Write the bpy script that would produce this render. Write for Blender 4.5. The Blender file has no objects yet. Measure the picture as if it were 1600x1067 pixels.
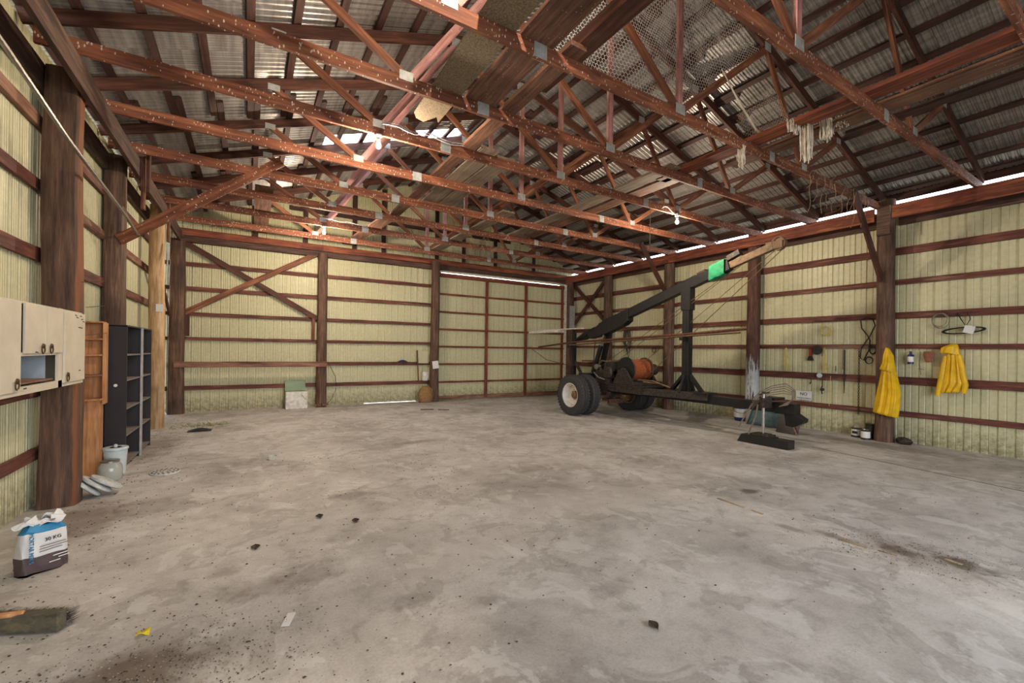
import bpy, bmesh, math, random
from mathutils import Vector, Matrix, noise
R = random.Random(7)
SC = bpy.context.scene
COL = SC.collection

# ------------------------------------------------------------------ camera, world, exposure
W_, H_ = 1600, 1067
F_PX = 671.6
cam_d = bpy.data.cameras.new('camera')
cam = bpy.data.objects.new('camera', cam_d); COL.objects.link(cam)
cam_d.sensor_width = 36; cam_d.lens = F_PX / W_ * 36; cam_d.shift_y = 14.2 / W_
cam_d.clip_start = 0.05; cam_d.clip_end = 300
yaw = math.radians(31.397); roll = math.radians(0.783)
fwd = Vector((math.sin(yaw), math.cos(yaw), 0)); rt = Vector((math.cos(yaw), -math.sin(yaw), 0)); up = Vector((0, 0, 1))
r2 = rt * math.cos(roll) + up * math.sin(roll); u2 = -rt * math.sin(roll) + up * math.cos(roll)
m = Matrix((r2, u2, -fwd)).transposed().to_4x4(); m.translation = Vector((0, 0, 1.65))
cam.matrix_world = m
SC.camera = cam

world = bpy.data.worlds.new('overcast_sky'); SC.world = world; world.use_nodes = True
bg = world.node_tree.nodes['Background']
bg.inputs[0].default_value = (0.90, 0.95, 1.0, 1); bg.inputs[1].default_value = 6.5

SC.view_settings.view_transform = 'Standard'; SC.view_settings.look = 'None'
SC.view_settings.gamma = 1; SC.view_settings.use_curve_mapping = False
SC.view_settings.exposure = 0.36
BULB_W = 150.0            # watts of each bare bulb
BULB_COL = (1.0, 0.82, 0.62)

def light_portal(name, loc, rot, sx, sy):
    d = bpy.data.lights.new(name, 'AREA'); d.shape = 'RECTANGLE'; d.size = sx; d.size_y = sy
    d.energy = 1; d.cycles.is_portal = True
    o = bpy.data.objects.new(name, d); COL.objects.link(o); o.location = loc; o.rotation_euler = rot
light_portal('doorway_portal', (3.3, -4.35, 2.2), (math.radians(90), 0, 0), 7.3, 4.25)

# ------------------------------------------------------------------ dimensions
XL, XR = -1.87, 10.7
YF, RIDGE = -4.3, 4.415
S = 0.33
def YB(x): return 13.37 - 0.022 * x
def roofz(x, base): return base + S * ((x - XL) if x < RIDGE else (XR - x))

# ------------------------------------------------------------------ materials
def lin(c):
    c = c / 255.0
    return c / 12.92 if c <= 0.04045 else ((c + 0.055) / 1.055) ** 2.4
def rgb(r, g, b): return (lin(r), lin(g), lin(b), 1)

class NT:
    def __init__(s, name):
        s.m = bpy.data.materials.new(name); s.m.use_nodes = True
        s.t = s.m.node_tree; s.n = s.t.nodes; s.l = s.t.links
        s.b = s.n['Principled BSDF']
    def new(s, typ, **k):
        n = s.n.new(typ)
        for a, v in k.items(): setattr(n, a, v)
        return n
    def link(s, a, b): s.l.new(a, b)
    def coords(s, scale, rnd=True):
        tc = s.new('ShaderNodeTexCoord'); mp = s.new('ShaderNodeMapping'); mp.inputs['Scale'].default_value = scale
        if rnd:
            oi = s.new('ShaderNodeObjectInfo'); ad = s.new('ShaderNodeVectorMath', operation='ADD')
            mu = s.new('ShaderNodeMath', operation='MULTIPLY'); mu.inputs[1].default_value = 37.0
            s.link(oi.outputs['Random'], mu.inputs[0]); s.link(tc.outputs['Object'], ad.inputs[0]); s.link(mu.outputs[0], ad.inputs[1])
            s.link(ad.outputs[0], mp.inputs['Vector'])
        else: s.link(tc.outputs['Object'], mp.inputs['Vector'])
        return mp.outputs[0]
    def noise(s, vec, scale, detail=5, rough=0.6, dist=0.0):
        n = s.new('ShaderNodeTexNoise'); n.inputs['Scale'].default_value = scale; n.inputs['Detail'].default_value = detail
        n.inputs['Roughness'].default_value = rough; n.inputs['Distortion'].default_value = dist
        s.link(vec, n.inputs['Vector']); return n.outputs['Fac']
    def ramp(s, fac, stops):
        r = s.new('ShaderNodeValToRGB'); e = r.color_ramp.elements
        while len(e) < len(stops): e.new(0.5)
        for i, (p, c) in enumerate(stops):
            e[i].position = p; e[i].color = c if len(c) == 4 else (*c, 1)
        s.link(fac, r.inputs[0]); return r.outputs[0]
    def mix(s, fac, a, b, mode='MIX'):
        mx = s.new('ShaderNodeMix', data_type='RGBA', blend_type=mode)
        for v, i in ((fac, 0), (a, 6), (b, 7)):
            if hasattr(v, 'default_value') or hasattr(v, 'links'): s.link(v, mx.inputs[i])
            else: mx.inputs[i].default_value = v
        return mx.outputs[2]
    def base(s, c):
        if isinstance(c, tuple): s.b.inputs['Base Color'].default_value = c
        else: s.link(c, s.b.inputs['Base Color'])
    def bump(s, h, strength=0.3, dist=0.01):
        b = s.new('ShaderNodeBump'); b.inputs['Strength'].default_value = strength; b.inputs['Distance'].default_value = dist
        s.link(h, b.inputs['Height']); s.link(b.outputs[0], s.b.inputs['Normal'])
    def rough(s, v): s.b.inputs['Roughness'].default_value = v
    def metal(s, v): s.b.inputs['Metallic'].default_value = v
BK = (0, 0, 0, 1); WH = (1, 1, 1, 1)

def wood(name, dark, mid, light, axis='X', speck=0.0, spread=1.0, patches=None, rough=0.75):
    t = NT(name)
    sc = (0.7, 9, 9) if axis == 'X' else (9, 9, 0.7)
    v = t.coords(sc); v1 = t.coords((1, 1, 1))
    g = t.noise(v, 2.5, 7, 0.65, 0.4)
    c = t.ramp(g, [(0.28, dark), (0.5, mid), (0.72, light)])
    big = t.noise(v1, 1.6, 3)
    c = t.mix(1.0, c, t.ramp(big, [(0.3, (0.62, 0.6, 0.6, 1)), (0.7, (1.25, 1.25, 1.25, 1))]), 'MULTIPLY')
    if patches:
        p = t.noise(v, 0.9, 5, 0.7)
        c = t.mix(t.ramp(p, [(0.56, BK), (0.64, WH)]), c, patches)
    if speck:
        # bird droppings: small pale spots and runs
        vs = t.coords((1, 0.45, 0.45)) if axis == 'X' else t.coords((1, 1, 0.4))
        vo = t.new('ShaderNodeTexVoronoi'); vo.inputs['Scale'].default_value = 34; t.link(vs, vo.inputs['Vector'])
        n2 = t.noise(v1, 3.0, 3)
        lt = t.new('ShaderNodeMath', operation='MULTIPLY'); t.link(n2, lt.inputs[0]); lt.inputs[1].default_value = 0.42 * speck
        cm = t.new('ShaderNodeMath', operation='LESS_THAN'); t.link(vo.outputs['Distance'], cm.inputs[0]); t.link(lt.outputs[0], cm.inputs[1])
        c = t.mix(cm.outputs[0], c, rgb(200, 185, 170))
    t.base(c); t.rough(rough); t.bump(g, 0.5, 0.006)
    return t.m

M = {}
M['truss'] = wood('truss_wood', rgb(66, 34, 24), rgb(122, 70, 47), rgb(164, 108, 76), speck=0.9)
M['rafter'] = wood('rafter_wood', rgb(44, 25, 20), rgb(78, 44, 33), rgb(112, 70, 52))
M['web'] = wood('web_wood', rgb(70, 38, 27), rgb(124, 76, 52), rgb(168, 116, 84))
M['pink'] = wood('pale_web_wood', rgb(120, 76, 74), rgb(178, 130, 126), rgb(202, 158, 150), speck=0.5)
M['purlin'] = wood('purlin_wood', rgb(38, 22, 20), rgb(62, 36, 30), rgb(92, 56, 46))
M['girt'] = wood('girt_wood', rgb(58, 30, 26), rgb(100, 54, 44), rgb(134, 88, 72), patches=rgb(132, 98, 82))
M['girt_pale'] = wood('weathered_board_wood', rgb(88, 58, 46), rgb(134, 96, 78), rgb(160, 124, 104), patches=rgb(84, 50, 42))
M['beam'] = wood('header_wood', rgb(76, 36, 25), rgb(118, 58, 40), rgb(158, 96, 64), patches=rgb(156, 92, 56))  # uneven wood tone; patches also paint the lit spots on the right header
M['beam_dark'] = wood('dark_header_wood', rgb(44, 30, 26), rgb(72, 48, 40), rgb(104, 76, 64), patches=rgb(100, 76, 62))
M['post'] = wood('post_wood', rgb(48, 34, 27), rgb(90, 66, 52), rgb(130, 100, 80), axis='Z')
M['post_pale'] = wood('pale_post_wood', rgb(132, 100, 70), rgb(184, 150, 110), rgb(210, 182, 144), axis='Z')
M['plank'] = wood('plank_wood', rgb(66, 42, 34), rgb(112, 78, 62), rgb(146, 108, 84), speck=0.4)
M['plank_grey'] = wood('grey_plank_wood', rgb(86, 74, 64), rgb(132, 116, 100), rgb(162, 146, 126), speck=0.4)
M['door_wood'] = wood('door_frame_wood', rgb(66, 28, 18), rgb(122, 62, 40), rgb(150, 88, 58))
M['pine'] = wood('orange_pine', rgb(136, 88, 54), rgb(190, 134, 88), rgb(212, 166, 118), axis='Z')

def post_peel():
    t = NT('peeling_post'); v = t.coords((7, 7, 0.9)); g = t.noise(v, 2.2, 7, 0.7)
    c = t.ramp(g, [(0.3, rgb(40, 25, 20)), (0.55, rgb(90, 60, 48)), (0.75, rgb(124, 92, 76))])
    tc = t.new('ShaderNodeTexCoord'); sp = t.new('ShaderNodeSeparateXYZ'); t.link(tc.outputs['Object'], sp.inputs[0])
    mr = t.new('ShaderNodeMapRange'); mr.inputs[1].default_value = 2.6; mr.inputs[2].default_value = 1.2; t.link(sp.outputs[2], mr.inputs[0])
    ad = t.new('ShaderNodeMath', operation='MULTIPLY'); t.link(mr.outputs[0], ad.inputs[0]); t.link(g, ad.inputs[1])
    c = t.mix(t.ramp(ad.outputs[0], [(0.40, BK), (0.47, WH)]), c, rgb(176, 178, 180))
    t.base(c); t.rough(0.8); t.bump(g, 0.6, 0.01); return t.m
M['post_peel'] = post_peel()

def post_strip():
    t = NT('post_with_exposed_edge'); v = t.coords((9, 9, 0.7)); g = t.noise(v, 2.2, 7, 0.7)
    c = t.ramp(g, [(0.3, rgb(44, 30, 24)), (0.52, rgb(88, 64, 50)), (0.75, rgb(128, 98, 78))])
    tc = t.new('ShaderNodeTexCoord'); sp = t.new('ShaderNodeSeparateXYZ'); t.link(tc.outputs['Object'], sp.inputs[0])
    ad = t.new('ShaderNodeMath', operation='MULTIPLY_ADD'); t.link(g, ad.inputs[0]); ad.inputs[1].default_value = .06; t.link(sp.outputs[0], ad.inputs[2])
    c = t.mix(t.ramp(ad.outputs[0], [(0.150, BK), (0.158, (.8, .8, .8, 1)), (0.172, (.8, .8, .8, 1)), (0.18, BK)]), c, rgb(132, 78, 46))
    t.base(c); t.rough(0.8); t.bump(g, 0.7, 0.01); return t.m
M['post_strip'] = post_strip()

def wall_mat():
    t = NT('pale_green_sheet'); v = t.coords((1, 1, 1), False)
    g = t.noise(t.coords((14, 14, 0.8), False), 1.0, 5)
    c = t.ramp(g, [(0.3, rgb(186, 182, 147)), (0.55, rgb(197, 193, 158)), (0.75, rgb(205, 201, 168))])
    gm = t.new('ShaderNodeNewGeometry'); sp = t.new('ShaderNodeSeparateXYZ'); t.link(gm.outputs['Position'], sp.inputs[0])
    mr = t.new('ShaderNodeMapRange'); mr.inputs[1].default_value = 1.3; mr.inputs[2].default_value = 0.05; t.link(sp.outputs[2], mr.inputs[0])
    n = t.noise(v, 9, 8, 0.75)
    mu = t.new('ShaderNodeMath', operation='MULTIPLY'); t.link(mr.outputs[0], mu.inputs[0]); t.link(n, mu.inputs[1])
    c = t.mix(t.ramp(mu.outputs[0], [(0.34, BK), (0.56, (0.75, 0.75, 0.75, 1))]), c, rgb(112, 104, 76))
    t.base(c); t.rough(0.42); t.b.inputs['Specular IOR Level'].default_value = 0.5
    return t.m
M['sheet'] = wall_mat()

def roof_mat():
    t = NT('galvanised_roof_sheet'); v = t.coords((0.4, 6, 1)); n = t.noise(v, 2.0, 6, 0.6)
    c = t.ramp(n, [(0.3, rgb(112, 108, 106)), (0.5, rgb(142, 138, 135)), (0.7, rgb(166, 161, 157))])
    n2 = t.noise(t.coords((0.5, 9, 1)), 1.1, 4)
    c = t.mix(t.ramp(n2, [(0.55, BK), (0.75, (0.5, 0.5, 0.5, 1))]), c, rgb(104, 80, 66))
    t.base(c); t.metal(0.4); t.rough(0.33); return t.m
M['roof'] = roof_mat()

def floor_mat():
    t = NT('worn_concrete'); v = t.coords((1, 1, 1), False)
    n1 = t.noise(v, 0.8, 8, 0.62, 0.3); n2 = t.noise(v, 5, 8, 0.7); n3 = t.noise(v, 60, 4, 0.7)
    c = t.ramp(n1, [(0.3, rgb(158, 153, 149)), (0.5, rgb(187, 183, 180)), (0.68, rgb(205, 202, 200))])
    c = t.mix(0.9, c, t.ramp(n2, [(0.3, (0.72, 0.71, 0.70, 1)), (0.5, (1, 1, 1, 1)), (0.75, (1.12, 1.12, 1.12, 1))]), 'MULTIPLY')
    c = t.mix(0.6, c, t.ramp(n3, [(0.35, (0.8, 0.79, 0.77, 1)), (0.6, (1.06, 1.06, 1.06, 1))]), 'MULTIPLY')
    n4 = t.noise(v, 1.7, 9, 0.6, 0.8)
    c = t.mix(t.ramp(n4, [(0.56, BK), (0.585, (.35, .35, .35, 1)), (0.66, (.2, .2, .2, 1))]), c, rgb(128, 122, 116))
    n5 = t.noise(t.coords((1.3, 1, 1), False), 2.3, 9, 0.62, 0.5)
    c = t.mix(t.ramp(n5, [(0.57, BK), (0.60, (.4, .4, .4, 1)), (0.7, (.5, .5, .5, 1))]), c, rgb(212, 211, 209))
    tc = t.new('ShaderNodeTexCoord')
    def spot(x, y, rx, ry, col, amt, wob=0.45, soft=0.5):
        nonlocal c
        mp = t.new('ShaderNodeMapping'); mp.vector_type = 'POINT'
        mp.inputs['Location'].default_value = (-x / rx, -y / ry, 0); mp.inputs['Scale'].default_value = (1 / rx, 1 / ry, 0)
        t.link(tc.outputs['Object'], mp.inputs[0])
        ln = t.new('ShaderNodeVectorMath', operation='LENGTH'); t.link(mp.outputs[0], ln.inputs[0])
        w = t.new('ShaderNodeMath', operation='MULTIPLY_ADD'); t.link(n2, w.inputs[0]); w.inputs[1].default_value = wob * 2
        t.link(ln.outputs['Value'], w.inputs[2])
        f = t.ramp(w.outputs[0], [(min(.99, 1.0 * .5 + wob - soft * .5) , (amt, amt, amt, 1)), (min(1, .5 + wob + soft * .45), BK)])
        c = t.mix(f, c, col, 'MIX')
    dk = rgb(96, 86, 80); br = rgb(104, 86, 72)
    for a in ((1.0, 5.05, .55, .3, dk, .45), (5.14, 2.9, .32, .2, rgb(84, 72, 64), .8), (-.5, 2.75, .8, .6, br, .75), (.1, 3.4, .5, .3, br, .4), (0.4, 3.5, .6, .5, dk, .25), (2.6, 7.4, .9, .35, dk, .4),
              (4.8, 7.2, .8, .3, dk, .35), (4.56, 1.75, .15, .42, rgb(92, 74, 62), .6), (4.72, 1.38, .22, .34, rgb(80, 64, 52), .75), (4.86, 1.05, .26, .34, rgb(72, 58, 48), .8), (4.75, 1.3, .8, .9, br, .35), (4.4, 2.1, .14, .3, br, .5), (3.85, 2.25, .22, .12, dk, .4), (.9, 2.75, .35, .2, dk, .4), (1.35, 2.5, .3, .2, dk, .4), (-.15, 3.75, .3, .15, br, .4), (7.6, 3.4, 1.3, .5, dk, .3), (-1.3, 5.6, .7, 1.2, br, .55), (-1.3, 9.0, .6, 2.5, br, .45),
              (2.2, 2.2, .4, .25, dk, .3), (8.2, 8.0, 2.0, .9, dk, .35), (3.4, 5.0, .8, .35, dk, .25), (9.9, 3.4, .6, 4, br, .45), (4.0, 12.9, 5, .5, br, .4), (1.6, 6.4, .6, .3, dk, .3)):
        spot(*a)
    for a in ((3.2, 3.6, 1.6, .9, rgb(196, 192, 186), .45), (1.4, 3.2, .9, .5, rgb(196, 192, 186), .4), (.9, 7.8, 1.6, .25, rgb(196, 192, 186), .35)):
        spot(*a)
    # fine cracks / pale joint
    t.base(c); t.rough(0.72); t.b.inputs['Specular IOR Level'].default_value = 0.35
    t.bump(n2, 0.25, 0.01)
    return t.m
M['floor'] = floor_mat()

def plain(name, col, rough=0.5, metal=0.0, var=0.15, scale=12, bump=0.0):
    t = NT(name); v = t.coords((1, 1, 1)); n = t.noise(v, scale, 5)
    lo = tuple(x * (1 - var * 2) for x in col[:3]) + (1,); hi = tuple(min(1, x * (1 + var)) for x in col[:3]) + (1,)
    t.base(t.ramp(n, [(0.3, lo), (0.65, hi)])); t.rough(rough); t.metal(metal)
    if bump: t.bump(n, bump, 0.01)
    return t.m
M['plate'] = plain('galvanised_plate', rgb(168, 172, 172), 0.4, 0.15)
M['black_steel'] = plain('black_painted_steel', rgb(27, 27, 30), 0.45, 0.2, 0.3)
M['grime_steel'] = plain('grimy_steel', rgb(62, 54, 48), 0.6, 0.3, 0.4, 20, 0.3)
M['rust'] = plain('rusty_steel', rgb(98, 62, 46), 0.8, 0.1, 0.35, 20, 0.3)
M['rust_orange'] = plain('orange_rusty_cable', rgb(158, 84, 46), 0.75, 0.0, 0.25, 30, 0.3)
M['boom_brown'] = plain('brown_steel', rgb(112, 88, 62), 0.6, 0.2, 0.25)
M['chrome'] = plain('chrome', rgb(205, 205, 202), 0.15, 1.0, 0.05)
M['steel'] = plain('bare_steel', rgb(150, 146, 140), 0.35, 0.8)
M['rubber'] = plain('tyre_rubber', rgb(58, 57, 58), 0.7, 0, 0.2, 30)
M['rim'] = plain('white_rim_paint', rgb(222, 218, 210), 0.4, 0, 0.08)
M['rim_dirty'] = plain('dirty_rim_paint', rgb(150, 120, 90), 0.6, 0, 0.3)
M['hub'] = plain('rusty_hub', rgb(140, 110, 76), 0.5, 0.4, 0.4, 25)
M['white'] = plain('white_paint', rgb(214, 210, 202), 0.5)
M['cream'] = plain('cream_cabinet_paint', rgb(206, 196, 178), 0.5, 0, 0.06, 4)
M['cab_in'] = plain('blue_grey_interior', rgb(158, 170, 178), 0.6, 0, 0.08, 4)
M['brass'] = plain('aged_brass', rgb(96, 82, 58), 0.4, 0.7)
M['black_lam'] = plain('dark_laminate', rgb(36, 28, 30), 0.45, 0, 0.12, 6)
M['grey_edge'] = plain('grey_strip', rgb(168, 166, 170), 0.5)
M['shelf_edge'] = plain('dusty_shelf', rgb(126, 118, 112), 0.7)
M['yellow'] = plain('yellow_raincoat', rgb(226, 180, 18), 0.45, 0, 0.10, 6, 0.2)
M['yrope'] = plain('yellow_rope', rgb(206, 184, 92), 0.8)
M['green'] = plain('green_cloth', rgb(34, 142, 96), 0.7, 0, 0.2)
M['black'] = plain('black_rubber', rgb(28, 27, 27), 0.5)
M['brown_hose'] = plain('brown_hose', rgb(112, 98, 88), 0.4)
M['paper'] = plain('white_paper', rgb(222, 222, 220), 0.8, 0, 0.03)
M['ink'] = plain('black_ink', rgb(38, 36, 40), 0.7, 0, 0.03)
M['navy'] = plain('navy_plastic', rgb(34, 48, 92), 0.4)
M['blue'] = plain('blue_print', rgb(40, 128, 172), 0.5, 0, 0.1)
M['bag_w'] = plain('white_bag_paper', rgb(214, 212, 210), 0.6, 0, 0.05, 8, 0.15)
M['bag_b'] = plain('brown_purple_print', rgb(84, 68, 70), 0.6, 0, 0.1, 8, 0.15)
M['jute'] = plain('jute_sack', rgb(146, 112, 74), 0.9, 0, 0.2, 30, 0.3)
M['red'] = plain('faded_red', rgb(150, 52, 38), 0.6)
M['pail'] = plain('pale_plastic', rgb(188, 200, 204), 0.35, 0, 0.05)
M['teal'] = plain('teal_sheet', rgb(72, 98, 104), 0.45, 0.2, 0.2)
M['green_dull'] = plain('dull_green_plastic', rgb(112, 138, 108), 0.5, 0, 0.12, 4)
M['disc'] = plain('grey_cast_disc', rgb(190, 192, 190), 0.6, 0, 0.15)
M['leafgreen'] = plain('fresh_grass', rgb(120, 140, 52), 0.7)
M['gloves'] = plain('brown_leather', rgb(132, 84, 66), 0.8)
M['bristle'] = plain('dark_bristles', rgb(58, 50, 44), 0.9)
M['old_block'] = wood('painted_block_wood', rgb(58, 58, 48), rgb(104, 98, 80), rgb(140, 124, 94))
M['wire'] = plain('galvanised_wire', rgb(216, 214, 210), 0.6, 0.0)
M['lace'] = plain('white_netting', rgb(214, 206, 192), 0.9)
M['web_str'] = plain('dusty_string', rgb(150, 132, 106), 0.9)
M['chip'] = plain('chipboard', rgb(128, 112, 90), 0.85, 0, 0.3, 60)
M['debris'] = plain('dead_leaf_crumbs', rgb(72, 58, 46), 0.9, 0, 0.5, 3)
M['chaff'] = plain('pale_chaff', rgb(150, 134, 108), 0.9, 0, 0.4, 3)
M['ground'] = plain('yard_gravel', rgb(128, 122, 110), 0.9, 0, 0.2, 2)
M['yleaf'] = plain('yellow_petal', rgb(214, 190, 30), 0.6)

def glow_mat():
    t = NT('glowing_bulb_glass'); t.base(WH)
    t.b.inputs['Emission Color'].default_value = (1.0, 0.66, 0.32, 1); t.b.inputs['Emission Strength'].default_value = 14
    return t.m
M['glow'] = glow_mat()
def sky_mat():
    t = NT('translucent_skylight_sheet'); n = t.n; o = n['Material Output']
    tr = t.new('ShaderNodeBsdfTranslucent'); tr.inputs[0].default_value = (0.95, 0.96, 1, 1)
    tp = t.new('ShaderNodeBsdfTransparent'); tp.inputs[0].default_value = (0.95, 0.96, 1, 1)
    mx = t.new('ShaderNodeMixShader'); mx.inputs[0].default_value = 0.65
    t.link(tr.outputs[0], mx.inputs[1]); t.link(tp.outputs[0], mx.inputs[2]); t.link(mx.outputs[0], o.inputs[0]); return t.m
M['skylight'] = sky_mat()
def glass_mat():
    t = NT('dusty_glass'); t.base((0.75, 0.76, 0.7, 1)); t.rough(0.15); t.b.inputs['Transmission Weight'].default_value = 0.6; return t.m
M['glass'] = glass_mat()

# ------------------------------------------------------------------ object helpers
WORLD = {}
def finish(o, parent=None, W=None):
    W = W or Matrix.Translation(o.location)
    WORLD[o.name] = W
    COL.objects.link(o)
    if parent is not None:
        o.parent = parent; o.matrix_parent_inverse = WORLD[parent.name].inverted()
    return o
def tag(o, label=None, cat=None, group=None, kind=None):
    if label: o['label'] = label
    if cat: o['category'] = cat
    if group: o['group'] = group
    if kind: o['kind'] = kind
    return o
def empty(name, loc, label=None, cat=None, group=None, kind=None, parent=None):
    o = bpy.data.objects.new(name, None); o.empty_display_size = 0.1; o.location = loc
    finish(o, parent); return tag(o, label, cat, group, kind)

MESHES = {}
def beam(name, p0, p1, w, h, mat, parent=None, upv=(0, 0, 1), jag=0.0, seed=0):
    """board from p0 to p1; w across, h along upv"""
    p0 = Vector(p0); p1 = Vector(p1); L = (p1 - p0).length
    X = (p1 - p0).normalized(); U = Vector(upv); Y = U.cross(X)
    if Y.length < 1e-3: U = Vector((0, 1, 0)); Y = U.cross(X)
    Y.normalize(); Z = X.cross(Y)
    key = (round(L, 2), w, h, mat, jag, seed % 7 if jag else 0)
    me = MESHES.get(key)
    if me is None:
        me = bpy.data.meshes.new(name); vs = []; fs = []
        n = max(1, int(L / 0.35)) if jag else 1
        rr = random.Random(hash(key[:3]) % 1000 + seed)
        for i in range(n + 1):
            x = L * i / n
            for (sy, sz) in ((-1, -1), (1, -1), (1, 1), (-1, 1)):
                j = lambda: (rr.random() - 0.5) * 2 * jag
                vs.append((x, sy * w / 2 + (j() * .3 if jag else 0), sz * h / 2 + j()))
        for i in range(n):
            a = i * 4
            for k in range(4): fs.append((a + k, a + 4 + k, a + 4 + (k + 1) % 4, a + (k + 1) % 4))
        fs.append((0, 1, 2, 3)); e = n * 4; fs.append((e + 3, e + 2, e + 1, e))
        me.from_pydata(vs, [], fs); me.materials.append(M[mat]); MESHES[key] = me
    o = bpy.data.objects.new(name, me)
    W = Matrix((X, Y, Z)).transposed().to_4x4(); W.translation = p0
    o.matrix_world = W
    return finish(o, parent, W)

class MB:
    def __init__(s): s.v = []; s.f = []; s.mi = []; s.cur = 0
    def add(s, vs, fs, T=None):
        b = len(s.v)
        for p in vs: s.v.append((T @ Vector(p)) if T else Vector(p))
        for f in fs: s.f.append(tuple(b + i for i in f)); s.mi.append(s.cur)
        return s
    def box(s, c, d, T=None, rz=0, rx=0, ry=0, taper=1.0):
        hx, hy, hz = d[0] / 2, d[1] / 2, d[2] / 2
        vs = [(x * hx * (taper if z > 0 else 1), y * hy * (taper if z > 0 else 1), z * hz) for z in (-1, 1) for x, y in ((-1, -1), (1, -1), (1, 1), (-1, 1))]
        A = Matrix.Translation(c) @ Matrix.Rotation(rz, 4, 'Z') @ Matrix.Rotation(ry, 4, 'Y') @ Matrix.Rotation(rx, 4, 'X')
        if T: A = T @ A
        return s.add(vs, [(3, 2, 1, 0), (4, 5, 6, 7), (0, 1, 5, 4), (1, 2, 6, 5), (2, 3, 7, 6), (3, 0, 4, 7)], A)
    def bar(s, p0, p1, w, h, upv=(0, 0, 1)):
        p0 = Vector(p0); p1 = Vector(p1); X = (p1 - p0); L = X.length; X.normalize(); U = Vector(upv); Y = U.cross(X)
        if Y.length < 1e-3: Y = Vector((0, 1, 0)).cross(X)
        Y.normalize(); Z = X.cross(Y)
        A = Matrix((X, Y, Z)).transposed().to_4x4(); A.translation = (p0 + p1) / 2
        return s.box((0, 0, 0), (L, w, h), A)
    def prism(s, pts, axis, a, b):
        """polygon pts (2-D) extruded along axis between a and b"""
        def P(p, t):
            return {'x': (t, p[0], p[1]), 'y': (p[0], t, p[1]), 'z': (p[0], p[1], t)}[axis]
        n = len(pts); vs = [P(p, a) for p in pts] + [P(p, b) for p in pts]
        fs = [tuple(range(n))[::-1], tuple(range(n, 2 * n))] + [(i, (i + 1) % n, n + (i + 1) % n, n + i) for i in range(n)]
        return s.add(vs, fs)
    def tube(s, pts, r, n=6, closed=False, caps=True):
        pts = [Vector(p) for p in pts]; m_ = len(pts); vs = []; prev = None
        for i, p in enumerate(pts):
            a = pts[(i - 1) % m_] if (closed or i) else p; b = pts[(i + 1) % m_] if (closed or i < m_ - 1) else p
            t = (b - a)
            if t.length < 1e-9: t = Vector((0, 0, 1))
            t.normalize()
            if prev is None:
                u_ = t.orthogonal().normalized()
            else:
                u_ = (prev - t * prev.dot(t))
                u_ = u_.normalized() if u_.length > 1e-6 else t.orthogonal().normalized()
            prev = u_; w = t.cross(u_); rr = r[i] if isinstance(r, (list, tuple)) else r
            for k in range(n):
                a_ = 2 * math.pi * k / n; vs.append(p + (u_ * math.cos(a_) + w * math.sin(a_)) * rr)
        fs = []
        for i in range(m_ if closed else m_ - 1):
            j = (i + 1) % m_
            for k in range(n): fs.append((i * n + k, i * n + (k + 1) % n, j * n + (k + 1) % n, j * n + k))
        if caps and not closed: fs.append(tuple(range(n))[::-1]); fs.append(tuple(range((m_ - 1) * n, m_ * n)))
        return s.add(vs, fs)
    def lathe(s, prof, c=(0, 0, 0), axis='z', n=24, T=None):
        vs = []; fs = []; m_ = len(prof)
        for k in range(n):
            a = 2 * math.pi * k / n
            for r, h in prof:
                x, y, z = r * math.cos(a), r * math.sin(a), h
                p = {'z': (x, y, z), 'x': (z, x, y), 'y': (y, z, x)}[axis]
                vs.append((p[0] + c[0], p[1] + c[1], p[2] + c[2]))
        for k in range(n):
            for i in range(m_ - 1):
                a = k * m_ + i; b = ((k + 1) % n) * m_ + i
                fs.append((a, b, b + 1, a + 1))
        return s.add(vs, fs, T)
    def grid(s, fn, nu, nv, thick=None):
        b = [fn(i / nu, j / nv) for i in range(nu + 1) for j in range(nv + 1)]
        return s.add(b, [(i * (nv + 1) + j, (i + 1) * (nv + 1) + j, (i + 1) * (nv + 1) + j + 1, i * (nv + 1) + j + 1) for i in range(nu) for j in range(nv)])
    def build(s, name, mats, parent=None, label=None, cat=None, group=None, kind=None, smooth=False, solid=0.0, bevel=0.0, origin=None):
        if isinstance(mats, str): mats = [mats]
        if origin is None:
            xs = [p.x for p in s.v]; ys = [p.y for p in s.v]; zs = [p.z for p in s.v]
            origin = Vector(((min(xs) + max(xs)) / 2, (min(ys) + max(ys)) / 2, min(zs)))
        origin = Vector(origin)
        me = bpy.data.meshes.new(name); me.from_pydata([p - origin for p in s.v], [], s.f)
        for k in mats: me.materials.append(M[k])
        me.polygons.foreach_set('material_index', s.mi)
        bm = bmesh.new(); bm.from_mesh(me); bmesh.ops.remove_doubles(bm, verts=bm.verts, dist=1e-5)
        if kind != 'stuff' or len(bm.faces) < 5000: bmesh.ops.recalc_face_normals(bm, faces=bm.faces)
        bm.to_mesh(me); bm.free()
        if smooth:
            me.polygons.foreach_set('use_smooth', [True] * len(me.polygons)); me.set_sharp_from_angle(angle=math.radians(40))
        o = bpy.data.objects.new(name, me); o.location = origin; finish(o, parent); tag(o, label, cat, group, kind)
        if solid: md = o.modifiers.new('solidify', 'SOLIDIFY'); md.thickness = solid; md.offset = 0
        if bevel: md = o.modifiers.new('bevel', 'BEVEL'); md.width = bevel; md.segments = 2
        return o

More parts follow.
